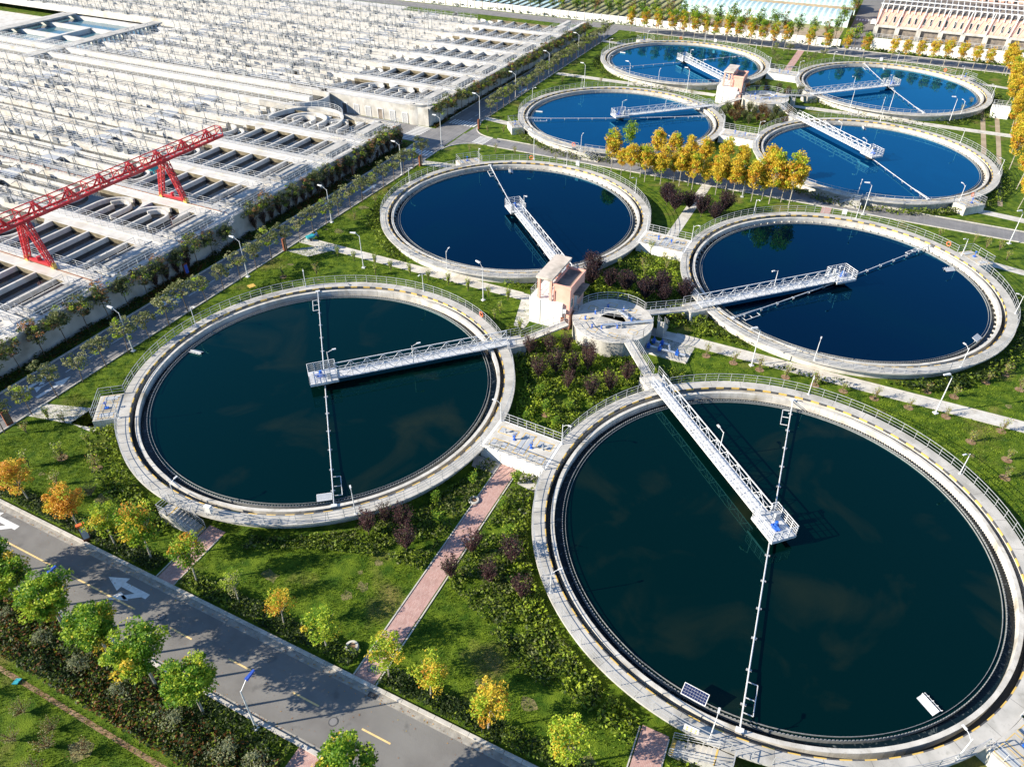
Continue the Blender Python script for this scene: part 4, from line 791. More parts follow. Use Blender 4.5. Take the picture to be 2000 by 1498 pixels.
for x, y, lb in ((26.1, -33.3, 'round iron manhole cover in the front road near the brick path'), (26.2, -28.3, 'round manhole cover in the brick path beside the front road'), (7.0, -32.3, 'small manhole cover by the yellow centre line of the front road')):
    t = thing('manhole_cover', lb, 'manhole', (x, y, .018)); b = MB(); b.ring((0, 0), .30, .38, 0, .016, 20); b.build('rim', 'black', t); b = MB(); b.disc((0, 0), .3, .010, 20); b.build('lid', 'asphalt2', t)
b = MB(); b.box(27.2, 28.0, -30.4, -29.98, .02, .03)
for i in range(6): b.box(27.25 + i * .13, 27.3 + i * .13, -30.36, -30.02, .03, .05)
tag(b.build('drain_grate', 'black'), 'dark drain grate in the gutter at the foot of the brick path', 'drain')
b = MB(); b.box(29.9, 30.7, -36.05, -35.5, .02, .03); tag(b.build('drain_grate', 'black'), 'dark drain grate in the near gutter of the front road', 'drain')
b = MB(); b.prism([(-25.6, 14.6), (-24.7, 14.2), (-24.3, 15.1), (-25.2, 15.5)], .01, .05); tag(b.build('board', 'yellow'), 'pale yellow board lying on the grass beside the side road', 'board')
b = MB(); b.prism([(1.2, -42.2), (1.6, -42.0), (1.5, -41.5), (1.1, -41.7)], .12, .2); tag(b.build('utility_lid', 'teal'), 'small teal utility box lid at the edge of the lower lawn', 'box')
t = thing('cargo_tricycle', 'teal cargo tricycle parked on the side road beside the paved pad', 'tricycle', (-26.3, 31.0, .02), R(70)); t.scale = (.8, .8, .8); b = MB()
b.hexa([(-1.3, -.5, .5), (.2, -.5, .5), (.2, .5, .5), (-1.3, .5, .5)], [(-1.35, -.55, .95), (.25, -.55, .95), (.25, .55, .95), (-1.35, .55, .95)]); b.build('cargo_box', 'teal', t)
b = MB(); b.bar((.2, 0, .5), (1.1, 0, .6), .1); b.bar((1.1, 0, .4), (.95, 0, 1.15), .07); b.bar((.95, -.35, 1.12), (.95, .35, 1.12), .05); b.box(.35, .75, -.18, .18, .8, .9); b.bar((.55, 0, .5), (.55, 0, .8), .08); b.build('frame', 'blue', t)
for x, y in ((-.8, -.55), (-.8, .55), (1.15, 0)): b = MB(); b.cone((x, y - .05, .3), (x, y + .05, .3), .3, .3, 14); b.build('wheel', 'black', t)
t = thing('bicycle', 'dark bicycle parked on the right edge of the side road by the grass', 'bicycle', (-27.7, 47.2, .02), R(80)); b = MB()
for p, q in (((-.5, 0, .35), (-.1, 0, .75)), ((-.1, 0, .75), (.4, 0, .75)), ((.4, 0, .75), (.0, 0, .3)), ((.0, 0, .3), (-.5, 0, .35)), ((.4, 0, .95), (.52, 0, .35)), ((-.1, 0, .3), (-.12, 0, .85))): b.bar(p, q, .05)
b.bar((.4, -.25, .98), (.4, .25, .98), .04); b.box(-.25, .02, -.07, .07, .86, .92); b.build('frame', 'black', t)
for x in (-.5, .52):
    b = MB(); n = 14
    for i in range(n): a, a2 = 2 * PI * i / n, 2 * PI * (i + 1) / n; b.bar((x + .33 * math.cos(a), 0, .35 + .33 * math.sin(a)), (x + .33 * math.cos(a2), 0, .35 + .33 * math.sin(a2)), .05)
    b.build('wheel', 'black', t)
t = thing('car', 'small white car on the shaded road beside the distant pink building', 'car', (42.3, 240, .02), R(90)); b = MB()
b.hexa([(-2.1, -.85, .3), (2.1, -.85, .3), (2.1, .85, .3), (-2.1, .85, .3)], [(-2.05, -.8, .85), (1.95, -.8, .8), (1.95, .8, .8), (-2.05, .8, .85)]); b.hexa([(-1.8, -.75, .85), (1.1, -.75, .85), (1.1, .75, .85), (-1.8, .75, .85)], [(-1.4, -.62, 1.4), (.5, -.62, 1.4), (.5, .62, 1.4), (-1.4, .62, 1.4)]); b.build('body', 'white', t)
b = MB(); b.hexa([(.52, -.68, .88), (1.14, -.68, .87), (1.14, .68, .87), (.52, .68, .88)], [(.5, -.6, 1.38), (.56, -.6, 1.38), (.56, .6, 1.38), (.5, .6, 1.38)]); b.build('windscreen', 'glass', t)
for x, y in ((-1.3, -.85), (1.3, -.85), (-1.3, .75), (1.3, .75)): b = MB(); b.cone((x, y, .32), (x, y + .12, .32), .32, .32, 14); b.build('wheel', 'black', t)

# ---------------- background: wall, field, greenhouse, pink works ----------------
t = thing('perimeter_wall', 'long pale perimeter wall with piers beyond the back road', 'wall', (-160, 201.2, 0)); b = MB(); b.box(0, 196, -.12, .12, 0, 2.3); b.build('panel', 'wallw', t); b = MB()
for i in range(66): b.box(i * 3 - .2, i * 3 + .2, -.2, .2, 0, 2.5)
b.build('pier', 'concw', t)
t = thing('perimeter_wall', 'bright white wall in front of the distant pink building', 'wall', (44.3, 203.6, 0)); b = MB(); b.box(0, 90, -.2, .2, 0, 2.2); b.build('panel', 'wallw', t); b = MB()
for i in range(15): b.box(i * 6, i * 6 + .5, -.3, .3, 0, 2.4)
b.build('pier', 'wallw', t)
sheet('forecourt', [[(44.3, 203.8), (140, 203.8), (140, 219.8), (44.3, 219.8)]], .02, 'wallw')
sheet('field', [[(-160, 203), (-22, 203), (-22, 330), (-160, 330)], [(-22, 224), (34.5, 224), (34.5, 330), (-22, 330)]], .012, 'field')
sheet('dirt_strip', [[(-21, 206), (34.5, 206), (34.5, 223.9), (-21, 223.9)]], .013, 'dirt')
b = MB()
for i in range(46): x = -150 + i * 2.9; b.box(x, x + .7, 204, 330, 0, .25)
tag(b.build('furrows', 'furrow'), kind='structure')
b = MB(); b.q([(-100, 206, .03), (-62, 206, .03), (-62, 300, .03), (-100, 300, .03)]); struct('net_covered_ground', b, 'greenhouse')
for gi, (y0, lb) in enumerate(((230, 'long low greenhouse with ribbed pale green film roof, nearer one'), (251, 'long low greenhouse behind the first at the top edge'))):
    t = thing('greenhouse', lb, 'greenhouse', (-21, y0, 0), 0, 'greenhouses beyond the wall'); b = MB(); n = 10
    for i in range(30):
        x0, x1 = i * 1.87, i * 1.87 + 1.7
        for j in range(n):
            a, a2 = PI * j / n, PI * (j + 1) / n; f = lambda q: (8 - 8 * math.cos(q), 3.4 * math.sin(q) ** .8)
            y_, z_ = f(a); y2, z2 = f(a2); xm = (x0 + x1) / 2; bz = .25 if 0 < j < n - 1 else .1
            b.q([(x0, y_, z_), (xm, y_, z_ + (.25 if j else 0)), (xm, y2, z2 + (.25 if j < n - 1 else 0)), (x0, y2, z2)]); b.q([(xm, y_, z_ + (.25 if j else 0)), (x1 + .17, y_, z_), (x1 + .17, y2, z2), (xm, y2, z2 + (.25 if j < n - 1 else 0))])
    b.build('film_roof', 'greenhouse', t); b = MB()
    for i in range(31): b.bar((i * 1.87 - .05, 0, 0), (i * 1.87 - .05, 0, 1.4), .1)
    b.build('frame', 'white', t); b = MB(); b.box(0, 56, 15.8, 16.2, 0, 3.2); b.build('back_wall', 'dirt', t)
t = thing('warehouse', 'long pink building with arcade of dark bays and white steel roof frames', 'building', (43.6, 220.2, 0)); Lb = 80
b = MB(); b.box(0, Lb, .8, 26, 0, 3.3); b.build('dark_bay', 'roofdark', t)
b = MB(); b.box(0, Lb, 0, .75, 3.0, 3.7)
for i in range(14): b.box(i * 6.1 - .2, i * 6.1 + 1.1, 0, .75, 0, 3.0)
b.build('arcade', 'conc', t)
b = MB(); b.box(0, Lb, .3, 26, 3.7, 8.0); b.build('pink_wall', 'pink', t)
for i in range(26):
    x = 2.6 + i * 2.1 + (i % 2) * .3; b = MB(); b.box(x - .35, x + .35, .22, .3, 4.5, 6.4); w_ = b.build('window', 'white', t); b = MB(); b.box(x - .27, x + .27, .19, .22, 4.6, 6.3); b.build('pane', 'glass', w_)
b = MB(); b.box(0, Lb, .5, 26, 8.0, 8.4); b.build('flat_roof', 'roofdark', t)
b = MB()
for i in range(50):
    x = .3 + i * 1.6; b.box(x, x + .25, 0, .5, 7.4, 9.6); b.bar((x + .1, .1, 8.6), (x + .1, 16, 10.6), .2)
    b.bar((x, .2, 3.9), (x + 1.3, .2, 7.4), .07)
for z, y in ((9.6, .2), (10.0, 5), (10.4, 11), (10.6, 16)): b.bar((0, y, z), (Lb, y, z), .25)
for i in range(14): b.bar((i * 6.1, -.1, 3.5), (i * 6.1 + 1, -.1, 9.6), .22)
b.build('white_steel_frame', 'white', t)
b = MB(); rail_line(b, (0, -.3), (Lb, -.3), .02, 1.2, 1.5, t=.09); b.build('guard_rail', 'rail', t)
t = thing('office_building', 'taller pink building with rows of windows at the top right corner', 'building', (63, 250, 0)); b = MB(); b.box(0, 60, 0, 18, 0, 17); b.build('pink_wall', 'pink', t)
for r_ in range(4):
    for i in range(14):
        x = 2.5 + i * 2.7; b = MB(); b.box(x - .5, x + .5, -.06, 0, 4.6 + r_ * 3.2, 6.4 + r_ * 3.2); b.build('window', 'glass', t)
b = MB(); b.box(-.2, 60.2, -.2, 18.2, 17, 17.4); b.build('roof', 'roof', t)
b = MB(); b.box(0, 3.6, 0, 3, 0, 2.2); o = b.build('white_shed', 'wallw'); o.location = (75, 150, 0); tag(o, 'small white block with a railing near the leaning trees at the right edge', 'block')
b = MB(); rail_line(b, (0, 0), (3.6, 0), 2.2, 1, 1, t=.05); rail_line(b, (0, 3), (3.6, 3), 2.2, 1, 1, t=.05); rail_line(b, (0, 0), (0, 3), 2.2, 1, 1, t=.05); b.build('guard_rail', 'rail', o)

# ---------------- vegetation ----------------
def crown_points(ctr, rad, lumps, per, lump_r, shell=.75, up=.0):
    P = []; K = []
    for i in range(lumps):
        d = rng.normal(size=3); d /= np.linalg.norm(d); rr = rng.uniform(shell, 1.0) ** .8
        if rng.random() < .25: rr *= rng.uniform(.3, .8)
        c = np.array(ctr) + d * np.array(rad) * rr; lr = lump_r * rng.uniform(.6, 1.25); n = int(per * rng.uniform(.6, 1.3))
        q = rng.normal(size=(n, 3)); q /= np.linalg.norm(q, axis=1)[:, None]; q *= rng.uniform(.45, 1.05, size=(n, 1)) ** .7
        q[:, 2] *= .7; P.append(c + q * lr); K += [i] * n
    return np.concatenate(P), np.array(K)
def tree_proto(name, cat, h, rad, cz, mats, mixf, lumps, per, lump_r, leaf, bark, tr=.1, limbs=6, group='', shell=.75, lean=0):
    t = thing(name, 'x', cat, group=group)
    P, K = crown_points((0, 0, cz), rad, lumps, per, lump_r, shell); V = leafquads(P, leaf)
    lm = np.array([mixf(P[K == i].mean(0) if (K == i).any() else (0, 0, cz)) for i in range(lumps)]); mi = lm[K]
    sw = rng.random(len(mi)) < .18; mi = np.where(sw, np.array([mixf(p) for p in P]), mi)
    npmesh('crown', V, 4, ['l_' + x for x in mats], mi, t)
    b = MB(); b.cone((0, 0, 0), (0, 0, .45 * cz), tr, tr * .8, 7); b.cone((0, 0, .45 * cz), (0, 0, cz + rad[2] * .5), tr * .8, tr * .2, 6)
    for i in range(limbs):
        a = 2 * PI * i / limbs + random.random(); z0 = cz - rad[2] * random.uniform(.5, .95); k_ = random.uniform(.5, .85)
        b.cone((0, 0, max(z0, .3)), (rad[0] * k_ * math.cos(a), rad[1] * k_ * math.sin(a), cz + rad[2] * random.uniform(-.2, .5)), tr * .45, tr * .12, 5)
    b.build('trunk', bark, t); reg(t); return t
rnd = lambda *w: (lambda p: int(rng.choice(len(w), p=np.array(w) / sum(w))))
def put(protos, pts, labelf, smin=.85, smax=1.15, tilt=0, group=None):
    for i, p in enumerate(pts):
        pr = protos[i % len(protos)] if len(p) < 3 else protos[p[2] % len(protos)]
        place(pr, (p[0], p[1], 0), rng.uniform(0, 6.28), labelf(i, p), group, float(rng.uniform(smin, smax)), (float(rng.normal() * tilt), float(rng.normal() * tilt)))
ORD = ['first', 'second', 'third', 'fourth', 'fifth', 'sixth', 'seventh', 'eighth', 'ninth', 'tenth', 'eleventh', 'twelfth', 'thirteenth', 'fourteenth', 'fifteenth', 'sixteenth', 'seventeenth', 'eighteenth', 'nineteenth', 'twentieth']
def nth(i):
    i += 1
    if i <= 20: return ORD[i - 1]
    return {1: f'{i}st', 2: f'{i}nd', 3: f'{i}rd'}.get(i % 10, f'{i}th')
# near side of the front road: big green plane trees
G1 = 'green plane trees on the near side of the front road'
g1 = [tree_proto('plane_tree', 'tree', 7, (1.95, 1.95, 1.45), 4.85, ['green', 'lime', 'yellow', 'dark'], (lambda k_: (lambda p: int(rng.choice(4, p=[.50, .42, .06, .02]))))(i), 66, 100, .58, .115, 'bark', .12, 10, G1, .5) for i in range(3)]
put(g1, [(-7.4, -37.0), (-4.2, -37.2), (1.2, -37.0), (6.6, -37.1), (11.7, -37.2), (16.7, -37.2), (30.8, -37.3), (-12, -37.1), (36.5, -37.2)], lambda i, p: ['green plane tree cut by the left edge, near side of the front road', 'green plane tree second from the left on the near side of the front road', 'green plane tree right of the blue-headed lamp on the near side of the road', 'leafy green plane tree over the middle of the red-brown hedge', 'pale green open plane tree before the darkest one, near side of the road', 'darkest and fullest green plane tree left of the street lamp', 'green plane tree top at the bottom edge of the photo', 'green plane tree beyond the left edge of the near roadside', 'green plane tree beyond the bottom edge by the near roadside'][i], .95, 1.1)
# far side of the front road: turning plane trees
G2 = 'turning plane trees on the far side of the front road'
defs = [((-15.2, -28.4), 'orange plane tree at the left edge on the far side of the front road', ['orange', 'yellow', 'lime'], (.6, .3, .1), 1.0, 50), ((-8.2, -28.4), 'deep orange plane tree left of the sign column by the front road', ['orange', 'yellow', 'lime'], (.68, .25, .07), 1.0, 58), ((-2.8, -28.6), 'yellow-green plane tree right of the orange one by the front road', ['lime', 'green', 'yellow'], (.55, .25, .2), .95, 46),
        ((1.4, -28.2), 'large green plane tree with a golden orange middle by the front road', ['green', 'yellow', 'orange', 'lime'], (.38, .18, .12, .32), 1.18, 66), ((7.2, -28.3), 'green plane tree with some red-orange leaves beside the short brick path', ['green', 'lime', 'orange'], (.4, .42, .18), 1.0, 46), ((12.2, -28.3), 'thin sparse pale green young tree right of the short brick path', ['lime', 'pale', 'green'], (.5, .3, .2), .72, 22),
        ((17.3, -28.4), 'slim golden yellow tree on the lawn edge of the front road', ['yellow', 'lime', 'orange'], (.5, .38, .12), .8, 32), ((22, -28.6), 'yellow-green plane tree left of the round planter', ['lime', 'yellow', 'green'], (.6, .12, .28), .95, 42), ((27.9, -28.3), 'yellow-green plane tree at the foot of the long brick path', ['lime', 'yellow', 'green'], (.6, .18, .22), .95, 38),
        ((31.9, -28.4), 'bright yellow tree just right of the long brick path', ['yellow', 'lime', 'orange'], (.5, .42, .08), .95, 38), ((37.1, -28.6), 'golden tree with orange tips over the dark hedge, lower middle', ['yellow', 'orange', 'lime'], (.45, .15, .4), 1.0, 42), ((43.5, -28.4), 'sparse lime and yellow tree nearest the bottom edge of the photo', ['lime', 'yellow', 'green'], (.6, .22, .18), 1.05, 42)]
for (x, y), lb, ms, pr, s_, lu in defs:
    tp = tree_proto('plane_tree', 'tree', 6.3, (1.5, 1.5, 1.75), 4.1, ms, (lambda q: (lambda p: int(rng.choice(len(q), p=q))))(pr), lu, 62, .56, .105, 'bark', .085, 10, G2, .45)
    place(tp, (x, y, 0), rng.uniform(0, 6.28), lb, None, s_, (rng.normal() * .04, rng.normal() * .04))
# young street trees on the side road
G3 = 'young street trees in the row right of the side road'; G4 = 'young street trees in the row under the basin wall'
g3 = [tree_proto('street_tree', 'tree', 4.2, (1.35, 1.35, 1.15), 3.1, ['olive', 'pale', 'lime', 'dark'], (lambda a_: rnd(*a_))(a), lu, 34, .38, .11, 'bark2', .055, 9, G3, .45) for a, lu in (((.62, .18, .08, .12), 34), ((.5, .15, .3, .05), 36), ((.7, .1, .05, .15), 28), ((.5, .35, .1, .05), 26))]
row = [(EX0 + .6 - (0 if y < 60 else (y - 60) * .022), y) for y in [-22.6 + 3.45 * i for i in range(60)] if not (70 < y < 96)]
put(g3, row, lambda i, p: f'olive young tree right of the side road, {nth(i)} from the near end', 1.0, 1.32, .04)
row = [(-36.0 - (0 if y < 60 else (y - 60) * -.004), y) for y in [-24 + 3.3 * i for i in range(62)] if not (74 < y < 88) and not (23 < y < 27)]
g4 = [tree_proto('street_tree', 'tree', 4.2, (1.4, 1.4, 1.25), 3.2, ['olive', 'lime', 'brownleaf', 'dark'], (lambda a_: rnd(*a_))(a), lu, 36, .40, .11, 'bark2', .055, 9, G4, .45) for a, lu in (((.6, .15, .05, .2), 38), ((.5, .2, .2, .1), 36), ((.7, .05, .05, .2), 42))]
put(g4, row, lambda i, p: f'olive young tree under the basin wall by the side road, {nth(i)} from the near end', 1.0, 1.35, .04)
# dark purple shrubs along the wall
def vase(name, h, r, mats, w_, n, leaf, group, cat='shrub', bark='bark2'):
    t = thing(name, 'x', cat, group=group); P = []; b = MB()
    for i in range(n):
        a = 2 * PI * rng.random(); k_ = rng.uniform(.1, 1) ** .6; top = np.array([r * k_ * math.cos(a), r * k_ * math.sin(a), h * rng.uniform(.72, 1.0) * (1 - .25 * k_ * k_)]); base = np.array([.05 * math.cos(a), .05 * math.sin(a), .12 * h])
        s_ = rng.uniform(.18, 1, size=(26, 1)); P.append(base + (top - base) * s_ + rng.normal(size=(26, 3)) * .07 * (.5 + s_)); b.cone(tuple(base), tuple(base + (top - base) * .9), .022, .008, 4)
    P = np.concatenate(P); mi = rng.choice(len(mats), size=len(P), p=np.array(w_) / sum(w_)); npmesh('crown', leafquads(P, leaf, .1), 4, ['l_' + x for x in mats], mi, t)
    b.cone((0, 0, 0), (0, 0, .2 * h), .05, .04, 6); b.build('trunk', bark, t); reg(t); return t
G5 = 'purple-leaved shrubs'; vp = [vase('purple_shrub', 4.0, 1.15, ['purple', 'blackpurple', 'olive'], w_, n + 4, .09, G5) for w_, n in (((.7, .25, .05), 50), ((.5, .4, .1), 56), ((.8, .15, .05), 44))]
PT = ['by the front end of the bridge landing of the front left tank', 'centre bed, behind the landing block', 'centre bed, below the valve house', 'centre bed, middle left', 'centre bed, left of middle', 'centre bed, lower middle', 'centre bed, below the round well', 'centre bed, lowest purple one', 'centre bed, right of the lowest purple one', 'centre bed, near the footbridge', 'centre bed, middle', 'centre bed, below the well wall']
put(vp, [(19.3, 17.1), (21.5, 18.4), (23.5, 19.6), (22.4, 13.1), (24.0, 14.8), (26.5, 12.7), (26.7, 19.0), (29.6, 12.4), (31.2, 14.5), (32.4, 17.3), (25.8, 16.0), (27.3, 17.2)], lambda i, p: f'purple-leaved upright shrub, {PT[i]}', .85, 1.15)
LP = ['by the rim of the front left tank, left one', 'touching the front left tank rim', 'right of the shrub touching the front tank rim', 'below the pair at the front tank rim', 'just left of the brick path', 'at the brick path edge', 'right of the brick path', 'right of the brick path, upper one', 'nearest the right tank, lowest one']
put(vp, [(17.9, -16.7), (18.6, -14.8), (20.7, -14.7), (22.3, -16.8), (27.6, -17.7), (28.1, -14.4), (31.0, -16.6), (31.8, -13.7), (34.3, -16.9)], lambda i, p: f'purple shrub on the front bed {LP[i]}', .8, 1.05)
vd = [vase('purple_shrub', 4.3, 1.7, ['blackpurple', 'purple'], (.7, .3), 120, .11, 'dark purple shrubs behind the front well')]
put(vd, [(20.0, 37.0), (22.8, 37.6), (25.3, 37.6), (28.5, 36.6), (31.0, 37.2), (33.5, 39.0), (19.2, 40.0), (30, 39.2)], lambda i, p: f'broad almost black purple shrub behind the front well, {nth(i)} in the clump', .8, 1.1)
put(vd, [(24.0, 67.3), (26.0, 69.4), (21.9, 69.6), (28.6, 67.7), (31.2, 66.7), (32.0, 71.1), (21, 71.5)], lambda i, p: f'purple shrub beside the pale path behind the second-row tanks, {nth(i)} of seven', .85, 1.1)
vw = [vase('purple_shrub', 3.7, .8, ['purple', 'blackpurple', 'brownleaf'], (.6, .3, .1), 40, .085, 'purple shrubs under the basin wall')]
put(vw, [(-36.6, 8 + 2.1 * i) for i in range(32) if not (16 < 8 + 2.1 * i < 27)], lambda i, p: f'dark purple shrub against the near basin wall, {nth(i)} from the near end', .8, 1.1)
# saplings and small green shrubs
G6 = 'saplings along the paths'
sg = [vase('sapling', 2.3, .45, ['lime', 'pale', 'olive'], (.5, .3, .2), 14, .085, G6, 'sapling'), vase('sapling', 2.1, .5, ['pale', 'brownleaf', 'lime'], (.6, .15, .25), 9, .07, G6, 'sapling'), vase('sapling', 2.6, .6, ['green', 'lime'], (.6, .4), 22, .09, G6, 'sapling')]
mp_ = [(-19.1, 28.0), (-15.9, 27.9), (-12.2, 28.2), (-9.1, 27.9), (-5.7, 28.0), (-2.4, 27.9), (1.0, 28.0), (4.4, 27.8), (7.8, 27.8), (10.8, 28.1), (11.4, 22.6), (11.3, 24.6), (15.6, 22.0), (-10.4, 25.7)]
put(sg[:1], mp_, lambda i, p: f'pale green sapling along the footpath behind the front left tank, {nth(i)} from left')
sr = [(39.8, 27.2), (43.3, 27.2), (46.6, 27.2), (49.8, 27.1), (53.3, 27.0), (56.6, 27.3), (60.1, 27.5), (63.9, 27.5), (67.9, 27.6), (73.6, 27.6), (70.5, 24.1), (74.0, 22.6), (73.7, 19.4), (68.7, 32.1), (65.7, 31.8), (74.4, 39.9), (72.2, 37.0), (75.9, 37.2), (77, 16), (78, 21)]
put(sg[1:2], sr, lambda i, p: f'sparse pale sapling in a soil ring on the right lawn, {nth(i)} counting along the footpath', .8, 1.2)
put(sg[1:2], [(75.8, 73.9), (74.9, 77.1), (73.0, 76.9), (71.2, 78.1), (60, 78.2), (66, 77.5), (69, 151), (74, 147), (71, 158), (68, 146)], lambda i, p: f'small sapling on the lawn right of the rear tanks, {nth(i)} from the front')
b = MB()
for x, y in sr + [(-18.0, -22.5), (-13.3, -22.0), (26.0, 7.3), (-22.5, 19.0)]: b.disc((x, y), .55, .03, 14)
struct('soil_ring', b, 'redsoil')
put(sg[2:], [(24.1, 9.5), (24.7, 4.5), (26.0, 7.3), (28.0, 5.4), (28.3, 8.8)], lambda i, p: f'small green shrub in the centre bed between the front tanks, {nth(i)} from the left', .8, 1.0)
put(sg[2:], [(21.7, -10.5), (23.9, -6.5), (23.4, -12.8), (27.7, -4.3), (28.1, -8.2), (30.2, -11.3)], lambda i, p: f'small green shrub beside the long brick path, {nth(i)} of six', .8, 1.05)
put(sg[:2], [(22.0, 43.9), (25.2, 45.8), (24.8, 50.8), (28.6, 46.9), (26.3, 43.3), (27.5, 49)], lambda i, p: f'pale upright sapling in the bed between the second-row tanks, {nth(i)} of six', .9, 1.2)
put(sg[:2], [(-24.9, -18.9), (-22.9, -18.4), (-17.1, -19.8), (-13.3, -22.0), (-18.0, -22.5), (-25.2, -21.5), (-22.5, 19.0), (-18.3, 21.7), (-20, -25), (-15, -25.5)], lambda i, p: f'grey-green sapling on the grass left of the front left tank, {nth(i)} of ten', .9, 1.2)
put(sg[1:2], [(-24, 60), (-22, 76.5), (-17, 78.5), (-13, 79.5), (-4, 79.7), (-24, 88.5), (-21, 90.2), (-24, 104), (-23, 110), (-24, 130), (-22, 134), (-15, 134.5), (-6, 134.6), (2, 134.6), (9, 134.4), (-25, 47), (-24.5, 40)], lambda i, p: f'small sapling on the grass strip right of the side road, {nth(i)} from the front', .9, 1.2)
def bush(name, r, mats, w_, group, per=26, lumps=26, leaf=.075, cz=None):
    t = thing(name, 'x', 'shrub', group=group); P, K = crown_points((0, 0, cz or r * .85), (r, r, r * .75), lumps, per, r * .38, .55); mi = rng.choice(len(mats), size=len(P), p=np.array(w_) / sum(w_))
    npmesh('crown', leafquads(P, leaf), 4, ['l_' + x for x in mats], mi, t); b = MB(); b.cone((0, 0, 0), (.1, 0, r), .05, .03, 5); b.build('trunk', 'bark', t); reg(t); return t
bo = [bush('olive_shrub', .95, ['silver', 'olive', 'pale'], (.65, .25, .1), 'silvery shrubs in the red-brown hedge')]
put(bo, [(0.2, -38.4), (4.9, -38.7), (9.9, -38.9), (15.0, -38.8), (20.4, -38.9), (23.2, -38.7), (-5, -38.5)], lambda i, p: f'silvery grey-green round shrub in the red-brown hedge, {nth(i)} of seven', .85, 1.15)
bb = [vase('bare_shrub', 1.8, 1.0, ['pale', 'redbrown'], (.5, .5), 26, .05, 'bare twiggy shrubs on the lower lawn')]
put(bb, [(7.3, -43.2), (4.1, -43.3), (5.4, -45.1), (8.2, -44.3), (11.0, -43.5), (9.0, -46), (0, -43.6), (14, -44.5), (-17.7, -22.8), (-10.5, -25)], lambda i, p: f'bare twiggy shrub on the grass at lower left, {nth(i)} of ten', .8, 1.1)
# yellow tall trees by the cross road
G7 = 'tall yellow trees along the cross road'
def tall(ms, low, hi, lu=58, h=9.2, group=G7):
    f = lambda p: (hi() if p[2] > 6.4 + rng.normal() * .8 else low()); return tree_proto('yellow_tree', 'tree', h, (1.45, 1.45, 2.9), 5.7, ms, f, int(lu * 1.3), 60, .66, .16, 'bark', .09, 8, group, .5)
ch = lambda *w: (lambda: int(rng.choice(len(w), p=np.array(w) / sum(w))))
ms = ['yellow', 'orange', 'lime', 'green']
y1 = [tall(ms, ch(.65, .28, .07, 0), ch(.7, .1, .2, 0)), tall(ms, ch(.6, .3, .1, 0), ch(.3, .03, .5, .17)), tall(ms, ch(.7, .2, .1, 0), ch(.6, .1, .3, 0))]
YA = [(7.7, 79.8), (12.1, 78.3), (15.1, 77.9), (18.1, 78.2), (21.5, 79.0), (24.1, 78.4), (28.6, 78.1), (31.7, 78.2), (35.1, 78.1), (38.2, 78.4), (41.6, 78.4)]
YC = [(10, 79), (13.6, 79.8), (16.6, 79.6), (20, 80.4), (23, 79.9), (26.2, 79.2), (30, 79.8), (33.4, 79.6), (36.7, 79.7), (40, 80.1)]
YB = [(7.8, 86.9), (14.5, 87.2), (17.9, 87.0), (21.0, 87.2), (23.9, 87.1), (27.8, 87.3), (31.0, 87.4), (36, 87.5)]
place(y1[1], (YA[0][0], YA[0][1], 0), 1, 'leftmost yellow-green tree of the yellow row along the cross road', None, .98)
put(y1, YA[1:9], lambda i, p: f'golden yellow tree in the near row along the cross road, {nth(i + 1)} from the left', .82, .96)
put([y1[1]], YA[9:], lambda i, p: ['tall green-topped tree, second from the right end of the yellow row', 'tallest tree with green top and orange bottom at the right end of the yellow row'][i], 1.1, 1.18)
put(y1, YB[1:], lambda i, p: f'golden yellow tree in the far row along the cross road, {nth(i + 1)} from the left', .8, .95)
put(y1, YC, lambda i, p: f'golden yellow tree squeezed between the near row trees by the cross road, {nth(i)} from left', .62, .78)
g8 = tree_proto('green_tree', 'tree', 8.5, (1.3, 1.3, 2.4), 5.6, ['green', 'lime'], rnd(.6, .4), 54, 38, .6, .14, 'bark', .09, 8, G7, .5); place(g8, (YB[0][0] + 1, YB[0][1], 0), 0, 'tall green tree behind the left end of the yellow row', None, 1.05)
# rows along the back road
t1 = [tall(ms, ch(.5, .35, .15, 0), ch(.1, .05, .5, .35), 44, 8, 'turning trees along the back road'), tall(ms, ch(.35, .3, .25, .1), ch(.05, 0, .35, .6), 44, 8, 'turning trees along the back road'), tall(ms, ch(.7, .2, .1, 0), ch(.6, .15, .25, 0), 40, 8, 'turning trees along the back road')]
TR = [(-26, 190.3), (-21.5, 190.2), (-17, 190.2), (-12.5, 190.2), (-9.0, 190.5), (-5.4, 190.2), (-2.2, 190.5), (0.8, 190.6), (4.5, 190.4), (8.0, 190.5), (11.6, 190.1), (15.1, 190.0), (18.2, 190.3), (21.7, 190.3), (28.4, 190), (33.1, 190.4), (38.5, 189.7), (43.5, 190), (50.8, 190.7), (54.2, 190.8), (57.7, 190.9), (61.0, 190.6), (64.3, 190.9), (67.9, 191), (71.5, 190.9), (74.7, 191), (79, 191)]
put(t1[:2], [p for p in TR if p[0] < 46], lambda i, p: f'green and gold tree between the tanks and the back road, {nth(i)} from the left', .9, 1.08)
put([t1[2]], [p for p in TR if p[0] > 46], lambda i, p: f'pale yellow tree before the white wall on the back road, {nth(i)} from the left', .78, .98)
g9 = [tree_proto('dark_tree', 'tree', 9, (1.7, 1.7, 2.7), 5.2, ['green', 'dark', 'lime', 'brownleaf'], rnd(*a), 44, 34, .75, .17, 'bark2', .1, 7, 'green trees beyond the back road', .5) for a in ((.5, .35, .15, 0), (.45, .3, .2, .05), (.3, .3, .2, .2))]
B2 = [(x + float(rng.normal() * .5), 203.2 + float(rng.normal() * .7)) for x in np.arange(-112, 34, 4.1)]
put(g9, B2, lambda i, p: f'dark green tree beyond the pale perimeter wall, {nth(i)} from the left', .9, 1.2)
